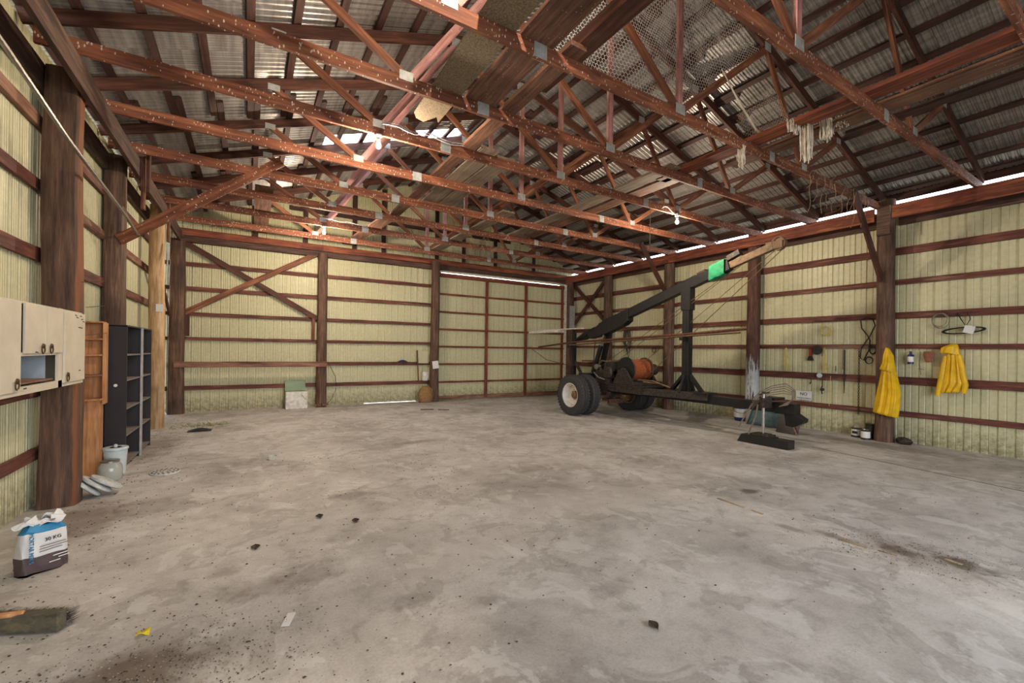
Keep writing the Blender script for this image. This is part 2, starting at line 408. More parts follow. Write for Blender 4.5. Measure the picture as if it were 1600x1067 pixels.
def text(name, body, size, M4, mat, parent, extrude=0.0008, sx=1.0):
    cu = bpy.data.curves.new(name, 'FONT'); cu.body = body; cu.size = size; cu.extrude = extrude; cu.align_x = 'CENTER'; cu.align_y = 'CENTER'
    cu.materials.append(M[mat]); tmp = bpy.data.objects.new(name, cu); me = bpy.data.meshes.new_from_object(tmp); bpy.data.objects.remove(tmp); o = bpy.data.objects.new(name, me)
    W = M4 @ Matrix.Diagonal((sx, 1, 1, 1)); o.matrix_world = W
    return finish(o, parent, W)
def frame4(o, x, y):
    x = Vector(x).normalized(); y = Vector(y); y = (y - x * y.dot(x)).normalized(); z = x.cross(y)
    T = Matrix((x, y, z)).transposed().to_4x4(); T.translation = Vector(o); return T

def post(name, x, y, h, w, d, mat, parent, seed=1, z0=0.0, rnd=4.0, taper=0.92):
    n = 16; rings = 14; vs = []; fs = []
    for i in range(rings + 1):
        t = i / rings; z = z0 + (h - z0) * t; k = 1 - (1 - taper) * t + (0.05 * (1 - t * 8) if t < .12 else 0)
        ox = noise.noise(Vector((seed, t * 2, 0))) * 0.02; oy = noise.noise(Vector((seed, t * 2, 7))) * 0.02
        for a in range(n):
            th = 2 * math.pi * a / n; c, s_ = math.cos(th), math.sin(th)
            r = (abs(c) ** rnd + abs(s_) ** rnd) ** (-1 / rnd)
            r *= 1 + 0.05 * noise.noise(Vector((seed * 3 + c * 2, s_ * 2, t * 5)))
            vs.append((r * c * w / 2 * k + ox, r * s_ * d / 2 * k + oy, z))
    for i in range(rings):
        for a in range(n): fs.append((i * n + a, i * n + (a + 1) % n, (i + 1) * n + (a + 1) % n, (i + 1) * n + a))
    fs.append(tuple(range(n))[::-1]); fs.append(tuple(range(rings * n, rings * n + n)))
    me = bpy.data.meshes.new(name); me.from_pydata(vs, [], fs); me.materials.append(M[mat])
    me.polygons.foreach_set('use_smooth', [True] * len(me.polygons)); me.set_sharp_from_angle(angle=math.radians(50))
    o = bpy.data.objects.new(name, me); o.location = (x, y, 0)
    return finish(o, parent)

def rib_profile(width, pitch, depth, minor):
    """(u, offset) across a sheet"""
    out = []; n = round(width / pitch)
    for k in range(n):
        u = k * pitch
        out += [(u + 0.0, depth), (u + 0.014, depth), (u + 0.026, 0)]
        for j in range(1, minor + 1):
            c = u + 0.026 + (pitch - 0.04) * j / (minor + 1)
            out += [(c - 0.012, 0), (c, depth * 0.42), (c + 0.012, 0)]
        out += [(u + pitch - 0.012, 0)]
    out += [(width, depth), (width + .013, depth + .0015)]; return out
SHEET_MESH = {}
def sheet(name, org, U, V, N, width, top, mat, parent, pitch=0.2, depth=0.02, minor=2, bottom=0.0, key=None):
    """top: callable(u)->length along V or number"""
    U = Vector(U).normalized(); V = Vector(V).normalized(); N0_ = Vector(N); N = U.cross(V); N = N if N.dot(N0_) > 0 else -N
    me = SHEET_MESH.get(key) if key else None
    if me is None:
        pr = rib_profile(width, pitch, depth, minor); vs = []; fs = []
        for u, o_ in pr:
            vs.append((u, 0, o_)); vs.append((u, (top(u) if callable(top) else top), o_))
        for i in range(len(pr) - 1): fs.append((2 * i, 2 * i + 2, 2 * i + 3, 2 * i + 1))
        me = bpy.data.meshes.new(name); me.from_pydata(vs, [], fs); me.materials.append(M[mat])
        if key: SHEET_MESH[key] = me
    o = bpy.data.objects.new(name, me)
    T = Matrix((U, V, N)).transposed().to_4x4(); T.translation = Vector(org)
    o.matrix_world = T
    return finish(o, parent, T)

# ================================================================== STRUCTURE
# floor slab with two saw-cut joints
fl = MB()
def slab(x0, x1, y0, y1): fl.box(((x0 + x1) / 2, (y0 + y1) / 2, -0.06), (x1 - x0, y1 - y0, 0.12))
fl.grid(lambda u_, v_: (XL - .05 + u_ * 12.7, YF + v_ * 17.8, 0), 1, 1)
fl.box((4.41, 4.6, -0.10), (12.66, 17.8, 0.17))
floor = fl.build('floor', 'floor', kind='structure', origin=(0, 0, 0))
b = MB(); b.bar((8.6, 3.75, .0015), (8.02, .4, .0015), .012, .003); b.build('saw_cut', 'black_lam', floor)
b = MB(); b.bar((4.57, 2.95, .0015), (4.54, 2.62, .0015), .035, .003); b.bar((4.54, 2.55, .0015), (4.53, 2.42, .0015), .035, .003); b.bar((4.52, 1.75, .0015), (4.55, 1.55, .0015), .04, .003); b.bar((4.56, 1.48, .0015), (4.58, 1.36, .0015), .03, .003); b.bar((4.86, 1.14, .0015), (4.84, 1.04, .0015), .04, .003); b.build('filled_joint', 'chaff', floor)
gr = MB(); gr.box((4, 4, -0.26), (90, 90, 0.1)); gr.build('ground', 'ground', kind='structure')

girt_z = [(0.595, .10), (1.25, .145), (1.877, .09), (2.49, .125), (3.12, .10), (3.735, .14)]
# ---- right wall
wr = empty('wall_right', (XR, 4.5, 0), kind='structure')
ys = YF
while ys < 13.1:
    w_ = min(0.8, 13.16 - ys)
    w_ = round(w_ / .2) * .2
    if w_ < .19: break
    sheet('sheet_panel', (XR, ys, -0.01), (0, 1, 0), (0, 0, 1), (1, 0, 0), w_, 4.50, 'sheet', wr, key=('R', round(w_, 2)), minor=1)
    ys += w_
for z, h in girt_z:
    for i, (a, b) in enumerate(((YF, -1.6), (-1.6, 3.3), (3.3, 8.2), (8.2, 13.05))):
        beam('girt', (XR - .03, a, z - h / 2 - (.01 if i % 2 else 0)), (XR - .03, b, z - h / 2), 0.04, h, 'girt', wr, jag=0.004, seed=i + int(z * 10))
for i, y in enumerate((10.87, 8.35, 5.88, 3.33, .88, -1.6, -4.1)):
    post('post', 10.47, y, 4.62 + .02 * (i % 2), .27, .28, 'post_peel' if i == 2 else 'post', wr, seed=i + 2, rnd=3.2)
post('post', 10.43, 12.9, 4.5, .3, .3, 'post', wr, seed=31, rnd=3.2)
for a, b in ((YF, -.35), (-.35, 3.2), (3.47, 8.25), (8.25, 13.0)):
    beam('header_beam', (10.305, a, 4.36), (10.305, b, 4.36), 0.045, 0.25, 'beam', wr)
    beam('outer_header', (10.64, a, 4.30), (10.64, b, 4.30), 0.045, 0.28, 'beam_dark', wr)
beam('post_block', (10.31, 3.33, 3.95), (10.31, 3.33, 4.50), 0.05, 0.2, 'post', wr, upv=(0, 1, 0))
beam('brace', (10.6, 12.95, 4.26), (10.6, 11.05, 2.65), 0.04, 0.13, 'rafter', wr)
beam('brace', (10.56, 12.95, 2.52), (10.56, 11.0, 4.25), 0.04, 0.13, 'rafter', wr)
beam('shelf_board', (10.45, 12.0, 1.32), (10.45, 9.9, 1.36), 0.3, 0.05, 'girt_pale', wr, jag=.004)
beam('eave_board', (10.72, YF, 4.745), (10.72, 13.2, 4.745), .03, .16, 'purlin', wr)
# ---- left wall
wl = empty('wall_left', (XL, 4.5, 0), kind='structure')
ys = YF
while ys < 13.3:
    sheet('sheet_panel', (XL, ys, -0.01), (0, 1, 0), (0, 0, 1), (-1, 0, 0), .8, 4.72, 'sheet', wl, key='L', minor=3)
    ys += .8
for k, (z, h) in enumerate([(0.595, .11), (1.25, .13), (1.94, .10), (2.62, .13), (3.31, .12), (3.95, .12)]):
    for i, (a, b) in enumerate(((YF, 1.2), (1.2, 6.2), (6.2, 11.0), (11.0, 13.35))):
        beam('girt', (XL + .03, a, z - h / 2), (XL + .03, b, z - h / 2), 0.04, h, 'girt' if (k + i) % 3 else 'girt_pale', wl, jag=0.005, seed=i + k)
for i, (y, mt, w) in enumerate(((6.22, 'post_strip', .3), (8.6, 'post', .3), (11.05, 'post_pale', .27), (3.7, 'post', .3), (1.2, 'post', .3), (-1.3, 'post', .3), (-4.1, 'post', .3))):
    if i < 3 or i > 3: post('post', (-1.655, -1.735, -1.595, -1.655, -1.655, -1.655, -1.655)[i], y, 4.45, .25 if i == 1 else w, .38 if i == 1 else w, mt, wl, seed=i + 11, rnd=5 if i != 2 else 2.6)
post('post', -1.52, 13.2, 4.25, .33, .3, 'post', wl, seed=23, rnd=4)
for a, b in ((YF, 2.4), (2.4, 7.4), (7.4, 13.2)):
    beam('header_beam', (-1.47, a, 4.33), (-1.47, b, 4.33), 0.05, 0.26, 'beam_dark', wl)
    beam('outer_header', (-1.815, a, 4.33), (-1.815, b, 4.33), 0.05, 0.26, 'beam_dark', wl)
for y in (8.6, 11.0): beam('post_block', (-1.43, y + .05, 3.75), (-1.43, y + .05, 4.55), 0.045, 0.1, 'web', wl, upv=(0, 1, 0))
beam('board', (-1.36, 8.6, 4.0), (-1.36, 8.6, 4.6), 0.04, .12, 'rafter', wl, upv=(0, 1, 0))
beam('brace', (-1.63, 11.3, 3.4), (-1.63, 12.9, 2.4), 0.04, .1, 'rafter', wl)
# ---- back wall
def B(x, off, z): return (x, YB(x) - off, z)
wb = empty('wall_back', (4.4, YB(4.4), 0), kind='structure')
bdir = Vector((1, -.022, 0)).normalized()
xs = XL
while xs < 10.6:
    w_ = .8 if xs + .8 <= XR + .05 else round((XR - xs) / .2) * .2
    door_bay = 5.15 < xs + .4 < 10.2
    if not door_bay:
        x0 = xs
        sheet('sheet_panel', (x0, YB(x0), 0.012 if 2.8 < x0 < 4.4 else -.01), bdir, (0, 0, 1), (0, 1, 0), w_, lambda u_, x0=x0: roofz(x0 + u_, 4.815), 'sheet', wb, minor=3)
    else:
        x0 = xs
        sheet('sheet_panel', (x0, YB(x0), 4.2), bdir, (0, 0, 1), (0, 1, 0), w_, lambda u_, x0=x0: roofz(x0 + u_, 4.815) - 4.18, 'sheet', wb, minor=3)
    xs += .8
bg_z = [(0.655, .105), (1.25, .10), (1.88, .08), (2.50, .09), (3.138, .10), (3.751, .10)]
for k, (z, h) in enumerate(bg_z):
    for i, (a, b) in enumerate(((-1.8, 1.7), (1.72, 5.2))):
        if k == 1 and i == 0:
            beam('girt', B(-1.55, .36, 1.2), B(1.85, .36, 1.2), .05, .14, 'girt_pale', wb, jag=.006); continue
        beam('girt', B(a, .035, z - h / 2), B(b, .035, z - h / 2), .04, h, 'girt', wb, jag=.006, seed=k + i)
post('post', 1.735, 13.15, 4.3, .27, .27, 'post', wb, seed=41, rnd=2.6)
post('post', 5.02, 12.95, 4.45, .27, .27, 'post', wb, seed=43, rnd=3.4)
for a, b in ((-1.5, 1.75), (1.75, 5.02), (5.02, 10.35)):
    beam('header_beam', B(a, .15, 4.47), B(b, .15, 4.47), .05, .17, 'beam', wb)
    beam('lower_header', B(a, .11, 4.30), B(b, .11, 4.30), .12, .14, 'beam_dark', wb, jag=.008)
for x in (.1, 1.3, 2.6, 3.45, 5.15, 6.1, 7.3, 8.9):
    beam('gable_stud', B(x, .05, 4.5), B(x, .05, roofz(x, 4.74)), .04, .12, 'purlin', wb, upv=(1, 0, 0))
beam('gable_girt', B(.9, .05, 5.5), B(7.9, .05, 5.5), .04, .1, 'purlin', wb)
beam('brace', B(-1.4, .1, 4.22), B(1.62, .1, 2.48), .04, .13, 'rafter', wb)
beam('brace', B(-1.4, .14, 2.47), B(1.62, .14, 4.32), .04, .13, 'web', wb)
beam('board', B(-1.33, .12, 1.9), B(-1.33, .12, 2.5), .04, .1, 'rafter', wb, upv=(1, 0, 0))
beam('board', B(1.52, .1, 1.9), B(1.52, .1, 2.48), .04, .08, 'girt', wb, upv=(1, 0, 0))
mb = MB(); mb.box((10.43, 12.738, 2.95), (.26, .012, .85)); mb.build('metal_flashing', 'plate', wb)
# baseboard-like skirt lip (dirt line)
# ---- sliding door in the back wall
dr = empty('door_1', B(7.6, .2, 0), kind='structure')
dx0, dx1 = 5.2, 10.2
xs = dx0
while xs < dx1 - .1:
    sheet('door_sheet', B(xs, .16, .0), bdir, (0, 0, 1), (0, 1, 0), 1.0 if xs + 1 <= dx1 + .01 else .2, 4.08, 'sheet', dr, minor=3)
    xs += 1.0
for z in (3.47, 2.89, 2.33, 1.77, 1.2, .62): beam('rail', B(dx0, .19, z - .02), B(dx1, .19, z - .02), .04, .06, 'door_wood', dr, jag=.003)
beam('rail', B(dx0, .20, 4.06), B(dx1, .20, 4.06), .05, .13, 'door_wood', dr)
beam('rail', B(dx0, .20, .09), B(dx1, .20, .09), .05, .12, 'girt_pale', dr)
for x in (6.9, 8.48, 10.1): beam('stile', B(x, .225, .05), B(x, .225, 4.05), .03, .10, 'door_wood', dr, upv=(1, 0, 0))
beam('top_track', B(dx0, .22, 4.16), B(dx1 + .1, .22, 4.16), .05, .03, 'white', dr)
beam('edge_trim', B(10.22, .26, .03), B(10.22, .26, 4.17), .05, .07, 'white', dr, upv=(1, 0, 0))
# ---- unseen front wall behind the camera; its doorway added and sized to light the floor
wf = empty('wall_front', (4.4, YF, 0), kind='structure')
def fpan(x0, w_, z0):
    sheet('sheet_panel', (x0, YF, z0), (1, 0, 0), (0, 0, 1), (0, -1, 0), w_, lambda u_: roofz(x0 + u_, 4.815) - z0, 'sheet', wf, minor=1)
x = XL
while x < 10.6:
    fpan(x, .8, 4.3 if -.4 <= x < 6.9 else -.01); x += .8
beam('header_beam', (XL, YF + .05, 4.35), (XR, YF + .05, 4.35), .05, .25, 'beam', wf)
for x in (-.45, 7.1): post('post', x, YF + .18, 4.3, .27, .27, 'post', wf, seed=int(x) + 60)

# ---- ceiling: roof sheets, purlins, skylight
ce = empty('ceiling', (RIDGE, 4.5, 4.7), kind='structure')
LS = math.hypot(RIDGE - XL + .08, S * (RIDGE - XL + .08))
sl = Vector((1, 0, S)).normalized(); sr = Vector((-1, 0, S)).normalized()
for k in range(20):
    y = -4.35 + k * .9
    zb = 4.80
    if k == 15:
        half = LS * .5
        sheet('roof_sheet', (XL - .08, y, zb - .08 * S), (0, 1, 0), sl, sl.cross((0, 1, 0)), .9, half, 'roof', ce, pitch=.1, depth=.016, minor=1)
        o0 = Vector((XL - .08, y, zb - .08 * S)) + sl * (half - .05)
        sheet('skylight_panel', o0 + Vector((0, 0, .004)), (0, 1, 0), sl, sl.cross((0, 1, 0)), .9, LS - half + .05 - .02, 'skylight', ce, pitch=.1, depth=.016, minor=1)
    else:
        sheet('roof_sheet', (XL - .08, y, zb - .08 * S), (0, 1, 0), sl, sl.cross((0, 1, 0)), .9, LS, 'roof', ce, pitch=.1, depth=.016, minor=1, key='roofL')
    sheet('roof_sheet', (XR + .08, y, zb - .08 * S), (0, 1, 0), sr, (sr.cross((0, 1, 0))) * -1, .9, LS, 'roof', ce, pitch=.1, depth=.016, minor=1, key='roofR')
beam('ridge_cap', (RIDGE, -4.35, roofz(RIDGE, 4.84)), (RIDGE, 13.6, roofz(RIDGE, 4.84)), .5, .02, 'roof', ce)
segs = [(-4.3, -.45), (-.65, 4.45), (4.25, 8.1), (7.6, 10.9), (10.6, 13.25)]
for side in (0, 1):
    for k in range(-2, 12):
        xl = max(-1.79, -0.94 + .475 * k)
        for i, (a, b) in enumerate(segs):
            if i == 0 and side == 0 and k < 0: pass
            off = .045 if i % 2 else -.045
            xx = xl + off; xx = xx if side == 0 else 2 * RIDGE - xx
            z = roofz(xx, 4.774)
            nrm = (-S, 0, 1) if side == 0 else (S, 0, 1)
            beam('purlin', (xx, a + R.uniform(-.15, .15), z), (xx, min(13.3, b + R.uniform(-.1, .25)), z), .088, .038, 'purlin', ce, upv=nrm)

# ================================================================== TRUSSES
def truss(y, label, scale_mat=0):
    t = empty('roof_truss', (RIDGE, y, 4.46), label, 'truss', 'roof trusses across the barn')
    zc = 4.53; h = .14; w = .04
    tc = lambda x: roofz(x, 4.60)            # underside of the top chord
    nl = (-S, 0, 1); nr = (S, 0, 1)
    beam('bottom_chord', (XL + .12, y, zc), (2.35, y, zc), w, h, 'truss', t)
    beam('bottom_chord', (2.35, y, zc), (6.48, y, zc), w, h, 'truss', t)
    beam('bottom_chord', (6.48, y, zc), (XR - .12, y, zc), w, h, 'truss', t)
    hh = .145
    beam('top_chord', (XL + .02, y, tc(XL + .02) + .07), (RIDGE, y, tc(RIDGE) + .07), w, hh * .95, 'rafter', t, upv=nl)
    beam('top_chord', (XR - .02, y, tc(XR - .02) + .07), (RIDGE, y, tc(RIDGE) + .07), w, hh * .95, 'rafter', t, upv=nr)
    for s in (1, -1):
        X = (lambda q: q) if s > 0 else (lambda q: 2 * RIDGE - q)
        beam('web', (X(.25), y, 5.32), (X(1.36), y, 4.62), w, .088, 'web', t, upv=(0, 1, 0)) if 0 else beam('web', (X(.25), y, 5.32), (X(1.36), y, 4.62), w, .088, 'web', t)
        beam('web', (X(1.48), y, 4.62), (X(2.5), y, 6.06), w, .088, 'pink' if s > 0 else 'web', t)
        beam('web', (X(2.55), y, 6.02), (X(4.33), y, 4.64), w, .088, 'web', t)
    beam('king_post', (RIDGE, y, 4.6), (RIDGE, y, 6.68), w, .088, 'pink', t, upv=(1, 0, 0))
    pl = [(1.41, 4.60, .15, .10), (2.35, 4.53, .15, .14), (RIDGE, 4.60, .17, .12), (7.42, 4.60, .15, .1), (6.48, 4.53, .13, .14), (.25, 5.32, .15, .09), (2.5, 6.08, .15, .12), (6.33, 6.08, .15, .12), (8.58, 5.32, .15, .09), (RIDGE, 6.7, .26, .15)]
    for (px, pz, pw, ph) in pl:
        key = ('plate', pw, ph)
        me = MESHES.get(key)
        if me is None:
            b = MB(); b.box((0, -.0225, 0), (pw, .003, ph)); b.box((0, .0225, 0), (pw, .003, ph))
            for i in range(int(pw / .025)):
                b.box((-pw / 2 + .0125 + i * .025, -.0245, 0), (.004, .003, ph * .85))
            me = bpy.data.meshes.new('nail_plate'); me.from_pydata(b.v, [], b.f); me.materials.append(M['plate']); MESHES[key] = me
        o = bpy.data.objects.new('nail_plate', me); o.location = (px, y, pz); finish(o, t)
    return t
TY = [13.17, 12.12, 10.75, 9.47, 8.23, 6.98, 5.76, 4.60, 3.42, 2.10, .90]
ordn = ['first', 'second', 'third', 'fourth', 'fifth', 'sixth', 'seventh', 'eighth', 'ninth', 'tenth', 'eleventh']
for i, y in enumerate(TY[1:]):
    extra = {5.76: ' carrying two lit bulbs', 10.75: ' with one lit bulb', 3.42: ' with netting', 2.10: ' at the top right'}.get(y, '')
    truss(y, f'red-brown roof truss{extra}, {ordn[i]} counting from the back wall', i)

def kneebrace(p0, p1, label):
    b = beam('knee_brace', p0, p1, .045, .15, 'truss' if p0[0] < 0 else 'rafter'); tag(b, label, 'brace')
kneebrace((-1.66, 8.42, 3.2), (.42, 8.18, 4.76), 'long diagonal brown board from the second left post up to a truss')
kneebrace((10.32, 8.3, 3.3), (9.05, 8.18, 4.62), 'dark diagonal board from right wall post up to a truss, behind the boom')
kneebrace((10.32, 3.36, 3.1), (9.1, 3.36, 4.55), 'dark diagonal board beside the post with the yellow raincoat')

# ================================================================== PLANKS ON THE CHORDS
def plank(name, x0, x1, y0, y1, mat, label, th=.04, z=4.60, jagged=False, grp=None, x0b=None, x1b=None, cat='plank'):
    b = MB(); x0b = x0 if x0b is None else x0b; x1b = x1 if x1b is None else x1b
    pts = [(x0, y0), (x1, y0)]
    if jagged: pts += [(x1b, y1 - .1), (x1b - .07, y1 - .22), ((x0b + x1b) / 2, y1 - .02), (x0b + .06, y1 - .06), (x0b, y1 - .16)]
    else: pts += [(x1b, y1), (x0b, y1)]
    b.prism(pts, 'z', z, z + th)
    c = (Vector(((x0 + x1) / 2, y0, z)))
    # object axes with X along the plank so the grain follows it
    o = b.build(name, mat, label=label, cat=cat, group=grp, origin=c)
    W = Matrix.Translation(c) @ Matrix.Rotation(math.pi / 2, 4, 'Z')
    o.data.transform(Matrix.Rotation(-math.pi / 2, 4, 'Z')); o.matrix_world = W; WORLD[o.name] = W
    return o
G1 = 'planks laid over the truss chords on the left walkway'
plank('chipboard_plank', 1.62, 2.08, -.6, 5.40, 'chip', 'speckled grey chipboard plank with torn end, leftmost on the overhead walkway', .02, jagged=True, grp=G1, x0b=1.72, x1b=2.06)
plank('brown_plank', 2.12, 2.5, -.6, 4.75, 'plank', 'wide brown plank beside the speckled chipboard plank overhead', .04, grp=G1)
o = plank('narrow_plank', 2.60, 2.80, 3.25, 9.6, 'plank', 'narrow knotted brown plank right of the wide brown plank overhead', .05, grp=G1)
plank('box_beam', 2.72, 2.92, -.6, 4.1, 'rafter', 'doubled dark red timber lying overhead right of the wide brown plank', .12, grp=G1, z=4.66)
plank('grey_plank', 2.84, 3.14, 5.6, 8.6, 'plank_grey', 'weathered grey plank lying overhead past the chipboard, left one of two', .04, grp=G1, x0b=2.9, x1b=3.2)
plank('grey_plank', 3.2, 3.52, 5.75, 8.4, 'plank_grey', 'weathered grey plank lying overhead past the chipboard, right one of two', .04, grp=G1)
plank('grey_plank', 2.5, 2.82, 9.65, 12.9, 'plank', 'dark brown plank lying overhead near the back wall', .04, grp=G1, x0b=2.2, x1b=2.5)
plank('grey_plank', 4.55, 4.85, 7.9, 12.3, 'plank_grey', 'weathered grey plank lying overhead near middle of the back trusses', .04, grp=G1)
plank('grey_plank', .05, .35, 9.2, 12.9, 'plank', 'short brown plank lying overhead above the crossed wall braces', .04, grp=G1)
G2 = 'planks laid over the truss chords on the right walkway'
plank('brown_plank', 5.86, 6.12, -.6, 5.0, 'beam', 'long red-edged plank overhead at upper right, left one of the near pair', .05, grp=G2)
plank('brown_plank', 6.3, 6.58, -.6, 4.0, 'plank', 'long red-edged plank overhead at upper right, right one of the near pair', .05, grp=G2)
plank('brown_plank', 5.62, 5.9, 4.5, 9.6, 'plank_grey', 'pale-edged plank overhead running towards the back, left one of the far pair', .04, grp=G2)
plank('brown_plank', 6.0, 6.3, 4.6, 9.3, 'plank', 'pale-edged plank overhead running towards the back, right one of the far pair', .04, grp=G2)
plank('brown_plank', 6.75, 6.9, -.6, 2.6, 'purlin', 'dark narrow board overhead at the far upper right', .04, grp=G2)

# ================================================================== BULBS AND CABLE
def bulb(x, y, label, z0=4.46, watts=BULB_W):
    rr_ = _bulb(x, y, label, watts)
    if z0 != 4.46: rr_.location.z = z0
    return rr_
def _bulb(x, y, label, watts):
    r = empty('light_bulb', (x, y, 4.46), label, 'light bulb', 'bare bulbs hanging from the trusses')
    b = MB(); b.lathe([(0.0, .0), (.045, 0), (.05, -.02), (.03, -.045), (.03, -.07), (0, -.07)], (x, y, 4.455), n=14); b.build('socket', 'white', r, smooth=True)
    b = MB(); b.lathe([(0, .0), (.015, -.002), (.02, -.03), (.032, -.055), (.036, -.075), (.028, -.1), (.012, -.112), (0, -.114)], (x, y, 4.385), n=16)
    g = b.build('glass_bulb', 'glow', r, smooth=True)
    pass
    d = bpy.data.lights.new('bulb_light', 'POINT'); d.energy = watts; d.color = BULB_COL; d.shadow_soft_size = .05
    o = bpy.data.objects.new('bulb_light', d); o.location = (x, y - .0, 4.20); finish(o, r)
    return r
bulb(1.41, 5.74, 'glowing bare bulb on the truss under the skylight, the nearest on the left')
bulb(1.43, 10.73, 'glowing bare bulb on a far truss above the back wall post', 4.46, 215)
bulb(7.40, 5.74, 'glowing bare bulb on the right, above the crane trailer')
bulb(1.75, 1.98, 'bare bulb above the truss over the camera, out of the view', 5.55, 240)
cb = MB()
pts = [(1.45 + i * .11, 5.70 + .01 * math.sin(i * 2.1), 4.62 + .02 * math.sin(i * 1.3)) for i in range(12)]; cb.tube(pts, .008, 5); cb.tube([(p[0], p[1], p[2] - .03) for p in pts], .007, 5)
cb.build('power_cable', 'grey_edge', label='pale cable stapled along the truss beside the near left bulb', cat='cable')
cb = MB(); cb.tube([(1.45 + i * .11, 10.70, 4.62 + .015 * math.sin(i * 1.7)) for i in range(11)], .009, 5); cb.build('power_cable', 'grey_edge', label='pale cable stapled along the far truss beside the far left bulb', cat='cable')
cb = MB(); cb.tube([(6.9 + i * .05, 5.71, 4.5 + .05 * math.sin(i * .6)) for i in range(11)], .007, 5); cb.build('power_cable', 'grey_edge', label='pale cable looped on the truss beside the right bulb', cat='cable')
cb = MB(); cb.tube([(6.56, 5.72, 4.55), (6.58, 5.72, 4.4), (6.58, 5.72, 3.75)], .006, 5); cb.build('pull_string', 'web_str', label='thin string hanging from the truss left of the right bulb', cat='string')
# conduit on the left wall posts
cb = MB(); cb.tube([(-1.40, -1.0, 3.92), (-1.40, 4.1, 3.62), (-1.40, 5.31, 3.48), (-1.41, 7.54, 3.35), (-1.45, 8.45, 3.3)], .018, 8)
cb.build('conduit_pipe', 'steel', label='pale metal conduit running along the left wall posts', cat='pipe')
cb = MB(); cb.tube([(-1.42, 10.97 - .02, 3.7), (-1.42, 10.9, 3.25)], .012, 6); cb.build('wire', 'grey_edge', label='short wire on the pale left post', cat='wire')

# ================================================================== NETTING
nt = MB()
def hexnet(P, w, h, cell=.05, r=.0016, keep=lambda u_, v_: True, wob=.05):
    """hexagonal wire mesh over a u-v patch, P maps (u,v) metres to a point"""
    a = cell / math.sqrt(3); nx = int(w / cell); ny = int(h / (1.5 * a))
    for j in range(ny):
        for i in range(nx):
            cx = (i + .5 * (j % 2)) * cell; cy = j * 1.5 * a
            if not keep(cx, cy): continue
            q = [P(cx, cy + a), P(cx + cell / 2, cy + a / 2), P(cx + cell / 2, cy - a / 2), P(cx, cy + 2 * a)]
            for s, e in ((q[0], q[1]), (q[1], q[2]), (q[0], P(cx - cell / 2, cy + a / 2))):
                s = Vector(s); e = Vector(e); d = e - s
                o1 = Vector((0, r, 0)); o2 = d.cross(o1).normalized() * r
                b = [s + o1, s - o1 * .6 + o2, s - o1 * .6 - o2, e + o1, e - o1 * .6 + o2, e - o1 * .6 - o2]
                nt.add(b, [(0, 1, 4, 3), (1, 2, 5, 4), (2, 0, 3, 5)])
def Pn(u_, v_):
    x = 2.6 + u_; z = 4.62 + v_
    return (x + .03 * noise.noise(Vector((u_, v_, 0)) * 1.7), 3.50 + .14 * noise.noise(Vector((u_ * .9, v_ * .9, 3))) + .05 * noise.noise(Vector((u_ * 3, v_ * 3, 3))), z - .03 * noise.noise(Vector((u_, v_, 9)) * 2))
def keepn(u_, v_):
    x = 2.6 + u_; z = 4.62 + v_
    if z > roofz(x, 4.55): return False
    if x > 4.6 and z < 4.62 + (x - 4.4) * (.65): return False
    return True
hexnet(Pn, 4.6, 2.1, .045, .0022, keepn)
nt.build('chicken_wire', 'wire', label='torn chicken wire netting hanging from the overhead truss', cat='netting', kind='stuff')
nt = MB()
def Pm(u_, v_):
    t = u_ / 1.4; x = 5.55 + u_; zt = 5.85; 
    return (x + .1 * math.sin(v_ * 3), 3.38 + .1 * noise.noise(Vector((u_ * 2, v_, 5))), 4.68 + v_)
hexnet(Pm, 1.3, 1.2, .05, .0013, lambda u_, v_: v_ < .1 + .75 * (1 - abs(u_ / 1.3 - .6) * 1.2) and v_ + 4.68 < roofz(5.55 + u_, 4.5))
nt.tube([(5.2, 3.38, 5.35), (5.6, 3.36, 5.0), (5.95, 3.34, 4.75), (6.15, 3.32, 4.67)], [.006, .012, .016, .012], 8)
nt.build('drooping_net', 'lace', label='fine pale net drooping onto the right overhead planks', cat='netting', kind='stuff')
nt = MB(); rr = random.Random(3)
def bunch(x, y, z, w, drop, n):
    for i in range(n):
        a = rr.uniform(-w, w); b = a + rr.uniform(-w, w) * .5; d = drop * rr.uniform(.55, 1)
        c = rr.uniform(-.05, .05); pts = []
        for k in range(9):
            t = k / 8; pts.append((x + a + (b - a) * t + .015 * math.sin(k * 2 + i), y + c, z - d * math.sin(t * math.pi)))
        nt.tube(pts, .005, 4)
bunch(6.12, 2.78, 4.62, .07, .50, 34); bunch(6.30, 2.62, 4.66, .10, .26, 30); bunch(5.95, 2.85, 4.64, .13, .16, 26); bunch(6.4, 2.5, 4.68, .09, .14, 18); bunch(5.72, 3.42, 4.5, .03, .33, 14)
nt.build('white_net_bundle', 'lace', label='bundles of white netting hanging below the right overhead planks', cat='netting', kind='stuff')
nt = MB()
for i in range(16):
    x = rr.uniform(7.3, 9.9); z = 4.46 + rr.uniform(0, .2); d = rr.uniform(.15, .7); y = 3.33 + rr.uniform(-.05, .04)
    pts = [(x + .05 * math.sin(k * 1.3 + i), y + .01 * k, z - d * k / 6) for k in range(7)]
    nt.tube(pts, .004, 4)
for i in range(10):
    x = rr.uniform(4.3, 5.6); y = rr.uniform(9.4, 10.6); nt.tube([(x, y, 4.62), (x + .1, y, 4.4), (x + .25, y + .1, 4.3 + rr.uniform(-.1, .1)), (x + .5, y, 4.45)], .004, 4)
nt.build('hanging_strings', 'web_str', label='dusty strings and cobwebs trailing from the truss ends', cat='string', kind='stuff')

